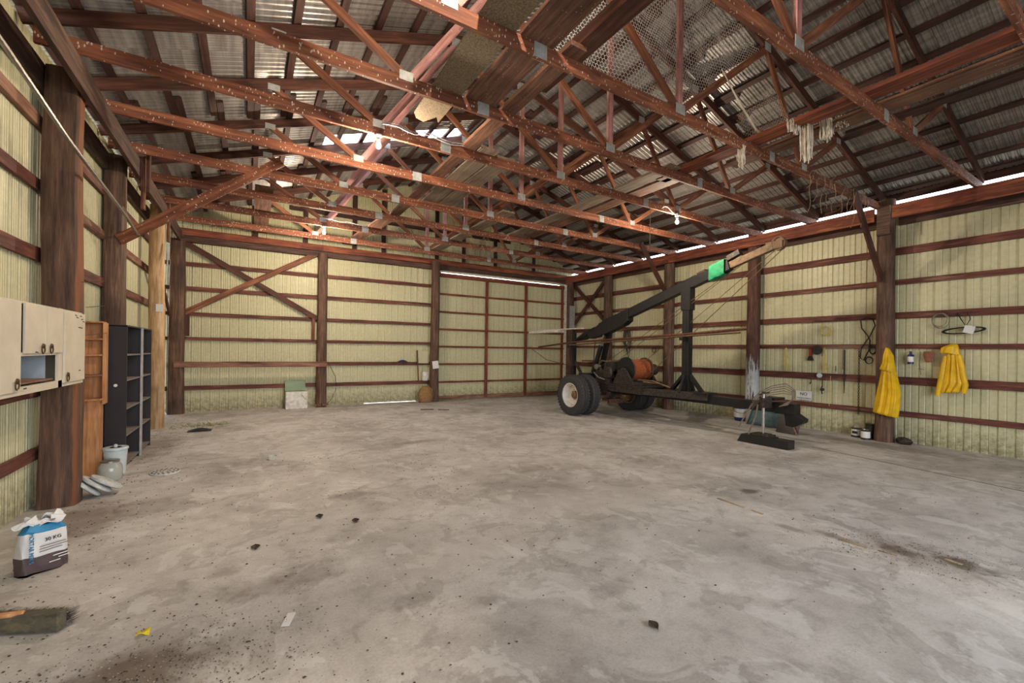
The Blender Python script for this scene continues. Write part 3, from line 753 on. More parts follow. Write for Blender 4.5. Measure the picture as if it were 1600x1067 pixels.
# ================================================================== CRANE TRAILER
XC = 8.4; AY = 8.68
tr = empty('crane_trailer', (XC, 7.0, 0), 'black trailer-mounted boom hoist with dual wheels parked along the right wall', 'crane trailer')
WHEELS = []
def wheel(x, side, rimmat):
    """tyre with tread; side = -1 outer face towards -x"""
    R0, w = .525, .27
    b = MB()
    prof = [(.30, -.09), (.32, -.125), (.40, -.137), (.47, -.130), (.505, -.112), (.525, -.09), (.525, -.055), (.508, -.052), (.508, -.042), (.525, -.038), (.525, -.006), (.506, -.004), (.506, .004), (.525, .006), (.525, .038), (.508, .042), (.508, .052), (.525, .055), (.525, .09), (.505, .112), (.47, .13), (.40, .137), (.32, .125), (.30, .09), (.29, 0), (.30, -.09)]
    b.lathe(prof, (x, AY, .525), 'x', 40)
    for k in range(40):      # shoulder tread blocks
        a = 2 * math.pi * k / 40
        for s in (-1, 1):
            T = Matrix.Translation((x + s * .112, AY, .525)) @ Matrix.Rotation(a, 4, 'X')
            b.box((0, 0, .503), (.03, .045, .03), T)
    t = b.build('tyre', 'rubber', tr, smooth=True)
    b = MB()
    if side < 0: pr = [(.305, -.10), (.315, -.115), (.295, -.118), (.28, -.09), (.27, .05), (.20, .075), (.12, .06), (.10, .06), (.10, .08), (.28, .08), (.295, .09)]
    else: pr = [(.305, .10), (.315, .115), (.295, .118), (.28, .09), (.27, -.05), (.20, -.075), (.12, -.06), (.10, -.06), (.10, -.08), (.28, -.08), (.295, -.09)]
    b.lathe(pr, (x, AY, .525), 'x', 32); b.build('rim', rimmat, t, smooth=True)
    return t
XW = {'near': (7.18, 7.53), 'far': (9.25, 9.60)}
tw = wheel(7.18, -1, 'rim'); wheel(7.53, 1, 'rim_dirty'); wheel(9.25, -1, 'rim_dirty'); wheel(9.60, 1, 'rim')
for cx, mt in ((7.22, 'hub'), (9.28, 'rust')):
    b = MB(); b.lathe([(0, -.07), (.05, -.07), (.06, -.05), (.07, -.04), (.10, -.03), (.11, .03), (.16, .04)], (cx, AY, .525), 'x', 20)
    for k in range(10):
        a = 2 * math.pi * k / 10; b.lathe([(0, -.02), (.013, -.02), (.013, .02)], (cx + .03, AY + .135 * math.cos(a), .525 + .135 * math.sin(a)), 'x', 6)
    b.build('hub', mt, tr, smooth=True)
b = MB(); b.box((XC, AY, .525), (1.5, .13, .15)); b.lathe([(0, -.17), (.09, -.15), (.17, -.05), (.17, .05), (.09, .15), (0, .17)], (XC, AY, .525), 'x', 16)
b.build('axle', 'grime_steel', tr, bevel=.01)
# frame: centre beam, rails, deck
b = MB(); b.bar((XC, 9.3, .66), (XC, 3.95, .66), .16, .18); b.build('centre_beam', 'black_steel', tr, bevel=.008)
for s in (-1, 1):
    b = MB(); b.bar((XC + .42 * s, 9.35, .72), (XC + .42 * s, 7.2, .72), .09, .16); b.bar((XC + .42 * s, 7.25, .72), (XC + .1 * s, 5.6, .72), .09, .16)
    b.build('side_rail', 'grime_steel', tr, bevel=.006)
b = MB(); b.box((XC, 8.0, .82), (.95, 1.9, .03)); b.box((XC, 9.3, .72), (.95, .1, .16)); b.box((XC, 7.15, .72), (.95, .1, .16)); b.build('deck', 'grime_steel', tr)
for y in (8.35, 8.95):
    b = MB()
    for k in range(5): b.box((XC - .42, 8.67, .60 + k * .018), (.07, 1.0 - k * .15, .014))
    if y > 8.5: b = MB(); [b.box((XC + .42, 8.67, .60 + k * .018), (.07, 1.0 - k * .15, .014)) for k in range(5)]
    b.build('leaf_spring', 'rust', tr)
b = MB(); b.box((XC, 8.6, .45), (.8, .08, .08)); b.box((XC - .1, 8.3, .35), (.5, .06, .12)); b.build('underframe', 'rust', tr)
# rear post and brace
b = MB(); b.box((XC, 10.14, 1.43), (.09, .09, 1.55)); b.bar((XC, 9.3, .68), (XC, 10.2, .68), .1, .12); b.build('rear_post', 'black_steel', tr)
b = MB(); b.bar((XC, 10.1, 1.35), (XC, 9.55, .7), .05, .07); b.build('brace', 'grime_steel', tr)
# mast with gusset foot
b = MB(); b.box((XC, 6.2, 1.95), (.15, .17, 2.4)); b.box((XC - .08, 6.2, 1.95), (.01, .05, 2.3)); b.box((XC, 6.2, 2.86), (.18, .24, .5)); b.build('mast', 'black_steel', tr, bevel=.006)
for s in (-1, 1):
    b = MB(); b.bar((XC, 6.2 + .42 * s, .76), (XC, 6.2 + .08 * s, 1.15), .10, .06); b.build('gusset', 'black_steel', tr)
    b = MB(); b.bar((XC + .25 * s, 6.2, .76), (XC + .06 * s, 6.2, 1.15), .08, .06, (0, 1, 0)); b.build('gusset', 'black_steel', tr)
b = MB(); b.box((XC, 6.15, .78), (.4, 1.1, .05)); b.build('base_plate', 'black_steel', tr)
# boom
bz = lambda y: 2.36 + (8.9 - y) * .300
b = MB(); b.bar((XC, 9.0, bz(9.0)), (XC, 5.2, bz(5.2)), .16, .22); b.bar((XC, 8.3, bz(8.3) + .12), (XC, 6.0, bz(6.0) + .13), .06, .04); b.build('boom_tube', 'black_steel', tr, bevel=.01)
b = MB(); b.prism([(9.35, 2.02), (9.45, 2.16), (8.75, 2.54), (7.9, 2.77), (7.9, 2.46), (8.05, 2.36), (8.7, 2.14)], 'x', XC - .11, XC + .11); b.build('boom_root', 'black_steel', tr, bevel=.008)
b = MB(); b.bar((XC, 5.6, bz(5.6)), (XC, 4.35, bz(4.35) - .04), .11, .14); b.build('inner_boom', 'boom_brown', tr, bevel=.006)
b = MB(); b.bar((XC, 5.25, bz(5.25) + .15), (XC, 5.0, bz(5.0) + .17), .12, .1); b.bar((XC, 5.95, bz(5.9) + .12), (XC, 5.75, bz(5.7) + .12), .1, .05); b.build('bracket', 'grime_steel', tr)
b = MB()
b.lathe([(.02, -.03), (.13, -.03), (.13, -.02), (.10, -.008), (.10, .008), (.13, .02), (.13, .03), (.02, .03)], (XC, 4.26, bz(4.26) - .04), 'x', 20)
b.box((XC - .045, 4.33, bz(4.33) - .04), (.012, .3, .14)); b.box((XC + .045, 4.33, bz(4.33) - .04), (.012, .3, .14))
for k in range(26):
    a = k * .7; b.tube([(XC - .05 + .004 * k, 4.26 + .12 * math.cos(a + t * .5), bz(4.26) - .04 + .12 * math.sin(a + t * .5)) for t in range(4)], .008, 4)
b.build('head_pulley', 'boom_brown', tr)
b = MB(); rr = random.Random(5)
def gw(u_, v_):
    a = v_ * 2 * math.pi; y = 5.62 - u_ * .34; q = 1 + .12 * noise.noise(Vector((u_ * 4, math.cos(a) * 2, math.sin(a) * 2)))
    return (XC + .115 * q * (1 if math.cos(a) > 0 else -1) * min(1, abs(math.cos(a)) * 1.5), y, bz(y) + .15 * q * max(-1, min(1, math.sin(a) * 1.3)))
b.grid(gw, 8, 20); b.build('green_wrap', 'green', tr, smooth=True, label='green cloth tied around the boom')
# tail bundle
b = MB()
for i in range(9):
    a = rr.uniform(-.06, .06); c = rr.uniform(-.05, .05)
    b.tube([(XC + a, 9.2, 2.28 + c), (XC + a * 1.5, 9.6, 2.12 + c + rr.uniform(-.04, .04)), (XC + a, 9.95, 2.02 + c * .5), (XC, 10.2, 1.95 + c * .3)], [.04, .05, .035, .02], 6)
b.build('hose_bundle', 'black', tr, smooth=True)
# hydraulic ram
b = MB(); b.tube([(XC - .05, 9.3, .86), (XC - .05, 8.93, 1.82)], .065, 12); b.tube([(XC - .05, 9.38, .80), (XC - .05, 9.25, 1.0)], .09, 8); b.build('hydraulic_ram', 'black_steel', tr, smooth=True)
b = MB(); b.tube([(XC - .05, 8.93, 1.82), (XC - .05, 8.82, 2.12)], .03, 10); b.build('ram_rod', 'chrome', tr, smooth=True)
b = MB(); b.bar((XC + .12, 9.2, .8), (XC + .12, 8.75, 2.3), .1, .12); b.build('boom_strut', 'black_steel', tr)
# thin rods behind
b = MB(); b.tube([(XC + .3, 9.75, .8), (XC + .3, 9.6, 1.4), (XC + .3, 9.55, 2.0)], .015, 6); b.build('lever', 'grime_steel', tr)
# winch
b = MB(); b.lathe([(.06, -.02), (.30, -.02), (.31, 0), (.30, .02), (.06, .02)], (8.05, 7.7, 1.22), 'x', 28); b.build('drum_flange', 'black_steel', tr, smooth=True)
b = MB(); b.lathe([(.06, -.02), (.29, -.02), (.30, 0), (.29, .02), (.06, .02)], (8.72, 7.7, 1.22), 'x', 28); b.build('drum_flange', 'rust', tr, smooth=True)
b = MB(); pr = [(.06, .02)]
for k in range(26):
    x = .03 + k * .024; pr += [(.235, x), (.25, x + .008), (.235, x + .016)]
pr.append((.06, .65)); b.lathe(pr, (8.05, 7.7, 1.22), 'x', 28); b.build('cable_drum', 'rust_orange', tr, smooth=True)
b = MB(); b.tube([(7.9, 7.7, 1.22), (9.05, 7.7, 1.22)], .04, 10); b.lathe([(0, -.06), (.12, -.05), (.15, 0), (.15, .1), (.12, .15), (0, .16)], (8.98, 7.7, 1.2), 'x', 16); b.build('winch_shaft', 'grime_steel', tr, smooth=True)
b = MB(); b.prism([(7.35, .84), (8.05, .84), (7.85, 1.2), (7.6, 1.2)], 'x', 8.80, 8.86); b.prism([(7.35, .84), (8.05, .84), (7.85, 1.2), (7.6, 1.2)], 'x', 7.94, 8.0); b.box((8.45, 7.65, .88), (.9, .75, .08)); b.build('winch_stand', 'grime_steel', tr)
# engine
b = MB(); rr = random.Random(9)
b.box((8.12, 8.45, 1.0), (.35, .5, .36)); b.box((8.1, 8.25, 1.25), (.28, .3, .2)); b.lathe([(0, -.05), (.14, -.05), (.16, 0), (.14, .05), (0, .05)], (7.92, 8.2, 1.12), 'x', 20)
for k in range(7): b.box((8.1, 8.12 + k * .03, 1.28), (.32, .012, .24))
for k in range(12): b.box((rr.uniform(7.92, 8.3), rr.uniform(8.1, 8.8), rr.uniform(.9, 1.35)), (rr.uniform(.04, .12), rr.uniform(.04, .12), rr.uniform(.04, .12)), rz=rr.uniform(0, 1))
b.build('engine', 'grime_steel', tr, bevel=.006)
b = MB(); b.lathe([(0, -.06), (.07, -.06), (.08, 0), (.07, .06), (0, .06)], (7.95, 8.62, 1.25), 'x', 14); b.tube([(7.95, 8.6, 1.3), (7.9, 8.4, 1.42), (8.0, 8.2, 1.38)], .02, 6); b.tube([(7.9, 8.7, 1.1), (7.86, 8.5, .98), (7.92, 8.3, .92)], .018, 6); b.build('carburettor', 'steel', tr, smooth=True)
b = MB(); b.box((8.05, 9.05, .95), (.5, .35, .22)); b.build('tool_box', 'black_steel', tr, bevel=.01)
b = MB(); b.tube([(8.0, 7.1, .95), (8.2, 6.8, .92), (8.3, 6.6, .86)], .018, 6); b.tube([(8.05, 7.3, .98), (8.1, 6.9, .98), (8.28, 6.55, .84)], .02, 6); b.build('control_rod', 'boom_brown', tr)
# hoist lines
b = MB(); tip = bz(4.26)
b.tube([(8.35, 7.9, 1.05), (XC, 4.34, tip - .16)], .007, 5); b.tube([(8.45, 7.45, 1.0), (XC, 4.18, tip - .14)], .009, 5)
b.tube([(8.2, 8.9, 1.18), (XC, 4.98, bz(4.98) - .09)], .007, 5); b.tube([(8.3, 8.6, 1.2), (XC, 4.92, bz(4.92) - .09)], .007, 5); b.build('hoist_cable', 'boom_brown', tr)
b = MB(); b.tube([(XC - .4, 12.0, 1.78), (XC - .35, 11.1, 1.38), (XC - .2, 10.2, 1.23), (XC - .1, 9.0, 1.3)], .009, 5); b.build('slack_cable', 'rust', tr)
# front hitch head, hoses
b = MB(); b.box((XC, 4.08, .66), (.2, .36, .20)); b.prism([(4.12, .74), (3.93, .76), (3.92, .6), (3.76, .50), (3.78, .44), (3.95, .34), (4.06, .36)], 'x', XC - .09, XC + .09); b.box((XC, 4.35, .82), (.34, .3, .05)); b.build('hitch_head', 'black_steel', tr, bevel=.008)
b = MB()
for i in range(5):
    o = i * .06; h = i * .042
    b.tube([(8.1, 4.55, .62 + h), (8.12, 4.42, .78 + h), (8.15 + o * .3, 4.25, .90 + h), (8.2 + o * .3, 4.05, .95 + h), (8.25 + o * .3, 3.93, .93 + h * .6), (8.25, 3.90 + o * .1, .86), (8.22, 3.98, .80 - h * .3), (8.2, 4.12, .70)], .0085, 7)
b.build('hydraulic_hose', 'brown_hose', tr, smooth=True)
b = MB(); b.tube([(8.05, 4.52, .72), (8.0, 4.62, .5), (7.95, 4.72, .26)], .014, 7); b.tube([(8.02, 4.4, .72), (7.98, 4.42, .5), (7.9, 4.5, .17)], .014, 7); b.build('hanging_hose', 'brown_hose', tr, smooth=True)
# jack
b = MB(); b.tube([(8.02, 4.3, .20), (8.02, 4.3, .92)], .028, 12); b.build('jack_leg', 'chrome', tr, smooth=True)
b = MB(); b.box((8.1, 4.3, .76), (.22, .09, .18)); b.tube([(8.02, 4.3, .68), (8.02, 4.3, .84)], .04, 10); b.tube([(8.02, 4.38, .9), (8.02, 4.2, .96)], .014, 6); b.lathe([(0, 0), (.03, 0), (.03, .04), (0, .05)], (8.02, 4.3, .92), n=10)
b.build('jack_collar', 'grime_steel', tr)
b = MB(); b.box((8.02, 4.3, .20), (.16, .24, .02)); b.box((8.02, 4.3, .18), (.2, .34, .03)); b.build('jack_foot', 'grime_steel', tr)
b = MB(); b.prism([(4.72, 0), (3.82, 0), (3.82, .15), (4.64, .15)], 'x', 7.90, 8.13); b.box((8.02, 4.28, .158), (.2, .4, .016))
b.build('foot_block', 'black', label='low black timber block under the jack leg of the trailer', cat='block')
# pipes resting on the trailer and white trough
b = MB(); b.tube([(XC - .12, 11.85, 1.78), (XC - .12, 10.15, 1.92), (XC - .14, 6.2, 2.06), (XC - .14, 4.75, 2.14)], .03, 8); b.build('drill_pipe', 'rust', label='long rusty pipe lying lengthwise along the trailer at mast height', cat='pipe', smooth=True)
b = MB(); b.tube([(XC - .12, 10.2, 1.84), (XC - .16, 6.2, 2.02), (XC - .14, 4.9, 2.07)], .022, 8); b.build('drill_pipe', 'boom_brown', label='thinner brown pipe just below the long rusty pipe on the trailer', cat='pipe', smooth=True)
b = MB(); b.box((XC - .14, 6.2, 1.96), (.16, .1, .06)); b.box((XC - .14, 10.14, 1.79), (.16, .1, .05)); b.build('pipe_rest', 'black_steel', tr)
b = MB(); b.prism([(XC - .25, 2.24), (XC + .15, 2.24), (XC + .12, 2.32), (XC - .22, 2.32)], 'y', 10.8, 12.3); b.build('light_trough', 'white', label='white metal trough lying across the rear post behind the wheels', cat='trough', bevel=.005)
b = MB(); b.box((XC - .05, 11.0, 2.335), (.1, 2.6, .03)); b.build('white_batten', 'white', label='long pale batten lying on the white trough', cat='batten')

# ================================================================== THINGS BY THE RIGHT WALL
XW_ = XR - .055
def coil(b, x, y, z, r, n, rt_, sq=1.0, seed=0, axis='x', dy=.0):
    q = random.Random(seed)
    for k in range(n):
        rr_ = r * q.uniform(.88, 1.05); ox = q.uniform(-.012, .012); p = q.uniform(0, 6)
        b.tube([(x - .012 * k / n - .005, y + rr_ * math.cos(a * math.pi / 10) * sq + ox, z + rr_ * math.sin(a * math.pi / 10) + ox) for a in range(20)], rt_, 6, closed=True)
def raincoat(x, outline, label, seed, depth, hood=None):
    """outline: rows (z, left y, right y) from the top down; left is away from the camera"""
    r = empty('raincoat', (x, (outline[0][1] + outline[0][2]) / 2, outline[-1][0]), label, 'raincoat')
    def at_(rows, t):
        k = t * (len(rows) - 1); i_ = min(int(k), len(rows) - 2); f = k - i_
        return [rows[i_][q] * (1 - f) + rows[i_ + 1][q] * f for q in range(len(rows[0]))]
    def shape(rows, dp, nf, xo=0.0):
        def fn(u_, v_):
            row = at_(rows, u_); zl, zr, yl, yr = row[0], row[1], row[2], row[3]
            a = v_ * 2 * math.pi; c, s_ = math.cos(a), math.sin(a)
            k = (1 - c) / 2                                   # 0 at left edge, 1 at right
            fold = math.sin(k * nf + seed + u_ * 1.2) * .5 + math.sin(k * nf * 1.9 + u_ * 3) * .3
            amp = min(1, .15 + u_ * 1.6)
            y = yl + (yr - yl) * k
            z = zl + (zr - zl) * k + .012 * fold * u_
            d = dp * (.45 + .55 * min(1, u_ * 3)) * abs(s_) ** .6 * (1 if s_ > 0 else -.25) + (.026 * fold * amp if s_ > 0 else 0)
            return (x - xo - d, y, z)
        return fn
    rows = [(z0, z1, yl, yr) for (z0, z1, yl, yr) in [(o[0], o[3] if len(o) > 3 else o[0], o[1], o[2]) for o in outline]]
    b = MB(); b.grid(shape(rows, depth, 22), 30, 72); b.build('coat_body', 'yellow', r, smooth=True, solid=.003)
    if hood:
        hr = [(o[0], o[3] if len(o) > 3 else o[0], o[1], o[2]) for o in hood]
        b = MB(); b.grid(shape(hr, depth * .9, 9, .035), 14, 40); b.build('hood', 'yellow', r, smooth=True, solid=.003)
    return r
raincoat(10.30, [(1.78, 3.25, 3.21), (1.65, 3.27, 3.15), (1.40, 3.30, 3.12), (1.22, 3.33, 3.08), (.99, 3.37, 3.04), (.74, 3.41, 3.045), (.57, 3.44, 3.07, .50)],
         'long yellow raincoat with hood hanging on the wall post', 1.0, .12,
         [(1.80, 3.25, 3.215), (1.66, 3.275, 3.14), (1.50, 3.29, 3.125), (1.40, 3.335, 3.12, 1.33)])
jk = raincoat(XW_ - .05, [(1.86, 2.45, 2.36), (1.775, 2.50, 2.34), (1.60, 2.50, 2.31), (1.40, 2.53, 2.275), (1.18, 2.565, 2.25), (1.0, 2.59, 2.33, 1.03)],
         'shorter yellow rain jacket hanging on the girt right of the post', 2.3, .09,
         [(1.87, 2.44, 2.36), (1.80, 2.56, 2.34), (1.72, 2.575, 2.325, 1.68)])
b = MB(); b.tube([(XW_ - .09, 2.335, 1.68), (XW_ - .11, 2.30, 1.50), (XW_ - .11, 2.275, 1.30), (XW_ - .10, 2.25, 1.16), (XW_ - .09, 2.27, 1.02)], [.03, .04, .042, .04, .036], 12); b.build('sleeve', 'yellow', jk, smooth=True)
b = MB(); b.tube([(XW_ - .09, 2.50, 1.66), (XW_ - .11, 2.53, 1.45), (XW_ - .11, 2.56, 1.2), (XW_ - .10, 2.60, .95)], [.03, .04, .042, .036], 12); b.build('sleeve', 'yellow', jk, smooth=True)
# cable loops on the post
b = MB(); P3 = 10.62
b.tube([(P3, 3.78, 2.38), (P3, 3.76, 2.2), (P3, 3.66, 2.05), (P3, 3.62, 1.95), (P3, 3.64, 1.75), (P3, 3.72, 1.55), (P3, 3.78, 1.6), (P3, 3.76, 1.8), (P3, 3.62, 2.05), (P3, 3.54, 2.25), (P3, 3.58, 2.38), (P3, 3.68, 2.41)], .012, 6, closed=True)
coil(b, P3 - .01, 3.56, 1.75, .08, 4, .009, .7, 3); coil(b, P3 - .01, 3.62, 1.55, .07, 3, .006, .9, 5)
b.build('cable_loop', 'black', label='black cable looped on the wall just left of the raincoat post', cat='cable', smooth=True)
b = MB(); coil(b, XW_ - .01, 2.60, 2.30, .13, 3, .006, .85, 8); b.build('wire_ring', 'steel', label='thin wire ring hanging on the girt above the yellow jacket', cat='ring')
cl = empty('extension_cable', (XW_, 2.3, 2.1), 'black cable hank tied with a white label on the right wall', 'cable')
b = MB()
for k in range(6):
    q = R.uniform(.85, 1.1); b.tube([(XW_ - .02 - .006 * k, 2.30 + .25 * q * math.cos(a * math.pi / 10), 2.11 + .05 * q * math.sin(a * math.pi / 10) - .02 * math.cos(a * math.pi / 10)) for a in range(20)], .008, 6, closed=True)
b.tube([(XW_ - .02, 2.38, 2.42), (XW_ - .02, 2.33, 2.3), (XW_ - .02, 2.27, 2.18), (XW_ - .02, 2.22, 2.3), (XW_ - .02, 2.24, 2.42)], .008, 6); b.build('cord', 'black', cl, smooth=True)
b = MB(); b.box((XW_ - .075, 2.22, 2.12), (.02, .13, .13), rx=.25); b.build('label_tag', 'paper', cl)
b = MB(); b.box((XW_ - .03, 2.99, 1.66), (.03, .09, .03)); b.lathe([(0, 0), (.045, 0), (.045, .16), (.02, .19), (.02, .24), (0, .24)], (XW_ - .05, 2.99, 1.5), n=16); b.cur = 1; b.lathe([(.046, .04), (.047, .05), (.047, .13), (.046, .14)], (XW_ - .05, 2.99, 1.5), n=16)
b.build('spray_can', ['navy', 'paper'], label='small blue spray can hanging below the thin girt', cat='can', smooth=True)
b = MB(); b.cur = 0
b.grid(lambda u_, v_: (XW_ - .02 - .02 * math.sin(v_ * 3.1), 2.74 + (.05 + .05 * (1 - u_)) * (v_ - .5) * 2 * (.7 + .3 * math.sin(u_ * 3)), 1.74 - u_ * .2), 5, 6); b.build('leather_glove', 'gloves', label='brown leather flap hanging between the can and yellow jacket', cat='glove', solid=.012)
b = MB(); b.tube([(XW_ - .02, 2.86, 1.74), (XW_ - .02, 2.87, 1.5), (XW_ - .02, 2.85, 1.3)], .004, 4); b.tube([(XW_ - .02, 2.89, 1.42), (XW_ - .02, 2.81, 1.40)], .004, 4); b.build('thin_wire', 'grime_steel', label='thin dark wire hanging right of the blue can', cat='wire')
# chains and rods left of the post
def chain(y, z0, z1, label, r=.012):
    b = MB(); z = z0; k = 0
    while z > z1:
        pts = []
        for a in range(10):
            t = a * 2 * math.pi / 10; u_ = .014 * math.cos(t); v_ = .026 * math.sin(t)
            pts.append((XW_ - .02 + (u_ if k % 2 else 0), y + (0 if k % 2 else u_), z + v_))
        b.tube(pts, .005, 5, closed=True); z -= .036; k += 1
    b.build('chain', 'grime_steel', label=label, cat='chain')
chain(3.80, 1.75, .42, 'long dark chain hanging to near the floor left of the raincoat post')
b = MB(); b.tube([(XW_ - .02, 4.05, 1.76), (XW_ - .02, 4.05, 1.1), (XW_ - .02, 4.05, .85)], [.014, .012, .006], 6); b.tube([(XW_ - .02, 4.08, 1.76), (XW_ - .02, 4.08, 1.35)], .006, 5); b.build('steel_rod', 'grime_steel', label='dark rod hanging vertically left of the long chain', cat='rod')
b = MB(); b.tube([(XW_ - .01, 4.21, 1.42), (XW_ - .01, 4.21, 1.3)], .008, 5); b.build('small_hook', 'grime_steel', label='tiny dark peg on the sheet left of the hanging rod', cat='hook')
b = MB(); coil(b, XW_, 4.40, 2.17, .10, 4, .006, 1.0, 12); b.build('rope_coil', 'yrope', label='small round yellow rope coil stuck high on the right wall', cat='rope')
def ropehank(y, z0, z1, w, label, seed):
    b = MB(); q = random.Random(seed)
    for k in range(5):
        a = q.uniform(.6, 1) * w; d = q.uniform(.8, 1) * (z0 - z1)
        b.tube([(XW_ - .02 - .004 * k, y - a * .35, z0 - .02), (XW_ - .02, y - a * .5, z0 - d * .3), (XW_ - .02, y - a, z0 - d * .8), (XW_ - .02, y - a * .5, z0 - d), (XW_ - .02, y + a * .3, z0 - d * .92), (XW_ - .02, y + a * .8, z0 - d * .6), (XW_ - .02, y + a * .3, z0 - d * .25), (XW_ - .02, y + a * .3, z0), (XW_ - .02, y, z0 + .03)], .0055, 5, closed=True)
    b.build('rope_hank', 'yrope', label=label, cat='rope')
ropehank(5.2, 1.78, 1.24, .07, 'pale yellow rope hank hanging just right of the peeling post', 1)
ropehank(4.42, 1.78, 1.28, .05, 'thin yellow rope hank hanging right of the black cap', 2)
b = MB(); b.tube([(XW_ - .02, 4.3, 1.2), (XW_ - .02, 4.31, .9), (XW_ - .02, 4.32, .55)], .005, 5); b.build('twine', 'yrope', label='thin pale cord hanging down the sheet near the raised sign', cat='cord')
b = MB(); b.box((XW_ - .02, 4.69, 1.70), (.03, .06, .16)); b.cur = 1; b.prism([(4.66, 1.62), (4.72, 1.62), (4.75, 1.52), (4.63, 1.52)], 'x', XW_ - .045, XW_ + .005); b.build('hand_brush', ['red', 'black'], label='small red and black hand brush hanging on the right wall', cat='brush')
b = MB(); b.lathe([(0, .07), (.05, .06), (.09, .02), (.10, -.02), (.10, -.03), (0, -.03)], (XW_ - .045, 4.54, 1.75), 'x', 18, None); b.build('black_cap', 'black', label='round black cap hanging beside the red hand brush', cat='cap', smooth=True)
b = MB(); b.lathe([(0, -.03), (.05, -.025), (.055, 0), (.04, .03), (0, .035)], (XW_ - .035, 4.50, 1.20), 'x', 14); b.build('metal_knob', 'pail', label='pale blue metal knob on the girt above the sign', cat='knob', smooth=True)
b = MB(); b.tube([(XW_ - .01, 4.68, 1.12), (XW_ - .01, 4.68, 1.02), (XW_ - .03, 4.69, 1.0), (XW_ - .05, 4.68, 1.04)], .008, 6); b.build('wall_hook', 'grime_steel', label='small dark hook on the girt above the sign', cat='hook')
b = MB(); b.box((XW_ - .02, 4.45, 1.11), (.02, .1, .02)); b.tube([(XW_ - .02, 4.45, 1.10), (XW_ - .02, 4.45, .98)], .008, 6); b.lathe([(0, -.02), (.035, -.02), (.035, .02), (0, .02)], (XW_ - .03, 4.45, .90), 'x', 12); b.tube([(XW_ - .02, 4.45, .98), (XW_ - .02, 4.48, .9), (XW_ - .02, 4.45, .80)], .012, 6); b.build('pulley_hook', 'grime_steel', label='dark pulley with hook hanging right of the sign', cat='pulley')
# sign
sg = empty('wall_sign', (XW_ - .0, 4.82, .62), 'small white sign reading NO TRESPASSING low on the right wall', 'sign')
b = MB(); b.box((XW_ - .012, 4.82, .735), (.006, .32, .20)); b.build('sign_board', 'paper', sg)
Tm = frame4((XW_ - .017, 4.82, .765), (0, -1, 0), (0, 0, 1)); text('lettering', 'NO', .095, Tm, 'ink', sg)
Tm = frame4((XW_ - .017, 4.82, .670), (0, -1, 0), (0, 0, 1)); text('lettering', 'TRESPASSING', .050, Tm, 'ink', sg)
# cables on the far right wall bay
b = MB()
for k in range(4):
    y0 = 10.05 + .04 * k; b.tube([(XW_ - .03, y0 - .05, 2.38), (XW_ - .03, y0 - .12, 2.0), (XW_ - .03, y0, 1.45 + .12 * k), (XW_ - .03, y0 + .14, 2.0), (XW_ - .03, y0 + .08, 2.38)], .012, 6)
b.build('cable_loop', 'black', label='black cable loops hanging on the wall behind the boom root', cat='cable', smooth=True)
b = MB(); coil(b, XW_ - .02, 9.02, 1.74, .08, 2, .01, 1, 4); b.build('rubber_ring', 'black', label='small black ring hanging on the wall left of the mast', cat='ring', smooth=True)
# pail, leaning sheets, cans, rock
pb = empty('plastic_pail', (10.38, 6.12, 0), 'white and navy plastic pail on the floor under the trailer beam', 'pail')
b = MB(); b.lathe([(0, 0), (.13, 0), (.15, .09)], (10.38, 6.12, 0), n=24); b.cur = 1; b.lathe([(.15, .09), (.158, .30)], (10.38, 6.12, 0), n=24); b.cur = 0; b.lathe([(.158, .30), (.168, .32), (.168, .36), (.16, .37), (0, .36)], (10.38, 6.12, 0), n=24); b.build('pail_body', ['navy', 'white'], pb, smooth=True)
b = MB(); b.tube([(10.38 + .17 * math.cos(t), 6.12 + .17 * math.sin(t), .30 - .10 * math.sin((t - 2.2) / 3.1 * math.pi)) for t in [2.2 + 3.1 * k / 10 for k in range(11)]], .005, 5); b.build('wire_handle', 'grime_steel', pb)
b = MB(); b.grid(lambda u_, v_: (9.95 + .22 * v_ + .04 * math.sin(u_ * 3), 5.72 - u_ * .85, .012 + .36 * v_ * (1 - .25 * abs(u_ - .4)) + .015 * math.sin(u_ * 9)), 16, 5); b.build('sheet_offcut', 'teal', label='teal sheet metal panel leaning low behind the jack leg', cat='sheet metal', solid=.008, smooth=True)
b = MB(); b.grid(lambda u_, v_: (9.55 + .2 * v_, 4.86 - u_ * .42, .012 + .40 * v_ * (1 - .3 * u_)), 8, 4); b.build('sheet_offcut', 'black_lam', label='black panel leaning against the teal sheet near the hitch', cat='sheet metal', solid=.01)
b = MB(); b.bar((9.48, 4.42, .02), (9.6, 4.62, .36), .04, .012); b.build('pale_strip', 'girt_pale', label='pale strip leaning on the dark panel beside the hitch', cat='strip')
def can(x, y, z, r, h, label, mats, lid='steel'):
    c = empty('paint_can', (x, y, z), label, 'paint can', 'paint cans at the foot of the raincoat post')
    b = MB(); b.lathe([(0, 0), (r, 0), (r * 1.02, .008), (r, .016), (r, h * .2)], (x, y, z), n=22); b.cur = 1; b.lathe([(r, h * .2), (r, h * .85)], (x, y, z), n=22); b.cur = 0; b.lathe([(r, h * .85), (r, h - .01), (r * 1.04, h)], (x, y, z), n=22); b.build('can_body', mats, c, smooth=True)
    b = MB(); b.lathe([(r * 1.04, h), (r * .9, h + .002), (r * .88, h - .006), (0, h - .006)], (x, y, z), n=22); b.build('lid', lid, c, smooth=True)
can(10.5, 3.78, 0, .085, .19, 'white paint can with a dark label, leftmost at the raincoat post foot', ['grime_steel', 'paper'])
can(10.35, 3.58, 0, .075, .19, 'plain white paint can standing below a dark can', ['grime_steel', 'paper'])
can(10.53, 3.56, 0, .08, .30, 'taller dark grey can behind the plain white paint can', ['grime_steel', 'grime_steel'])
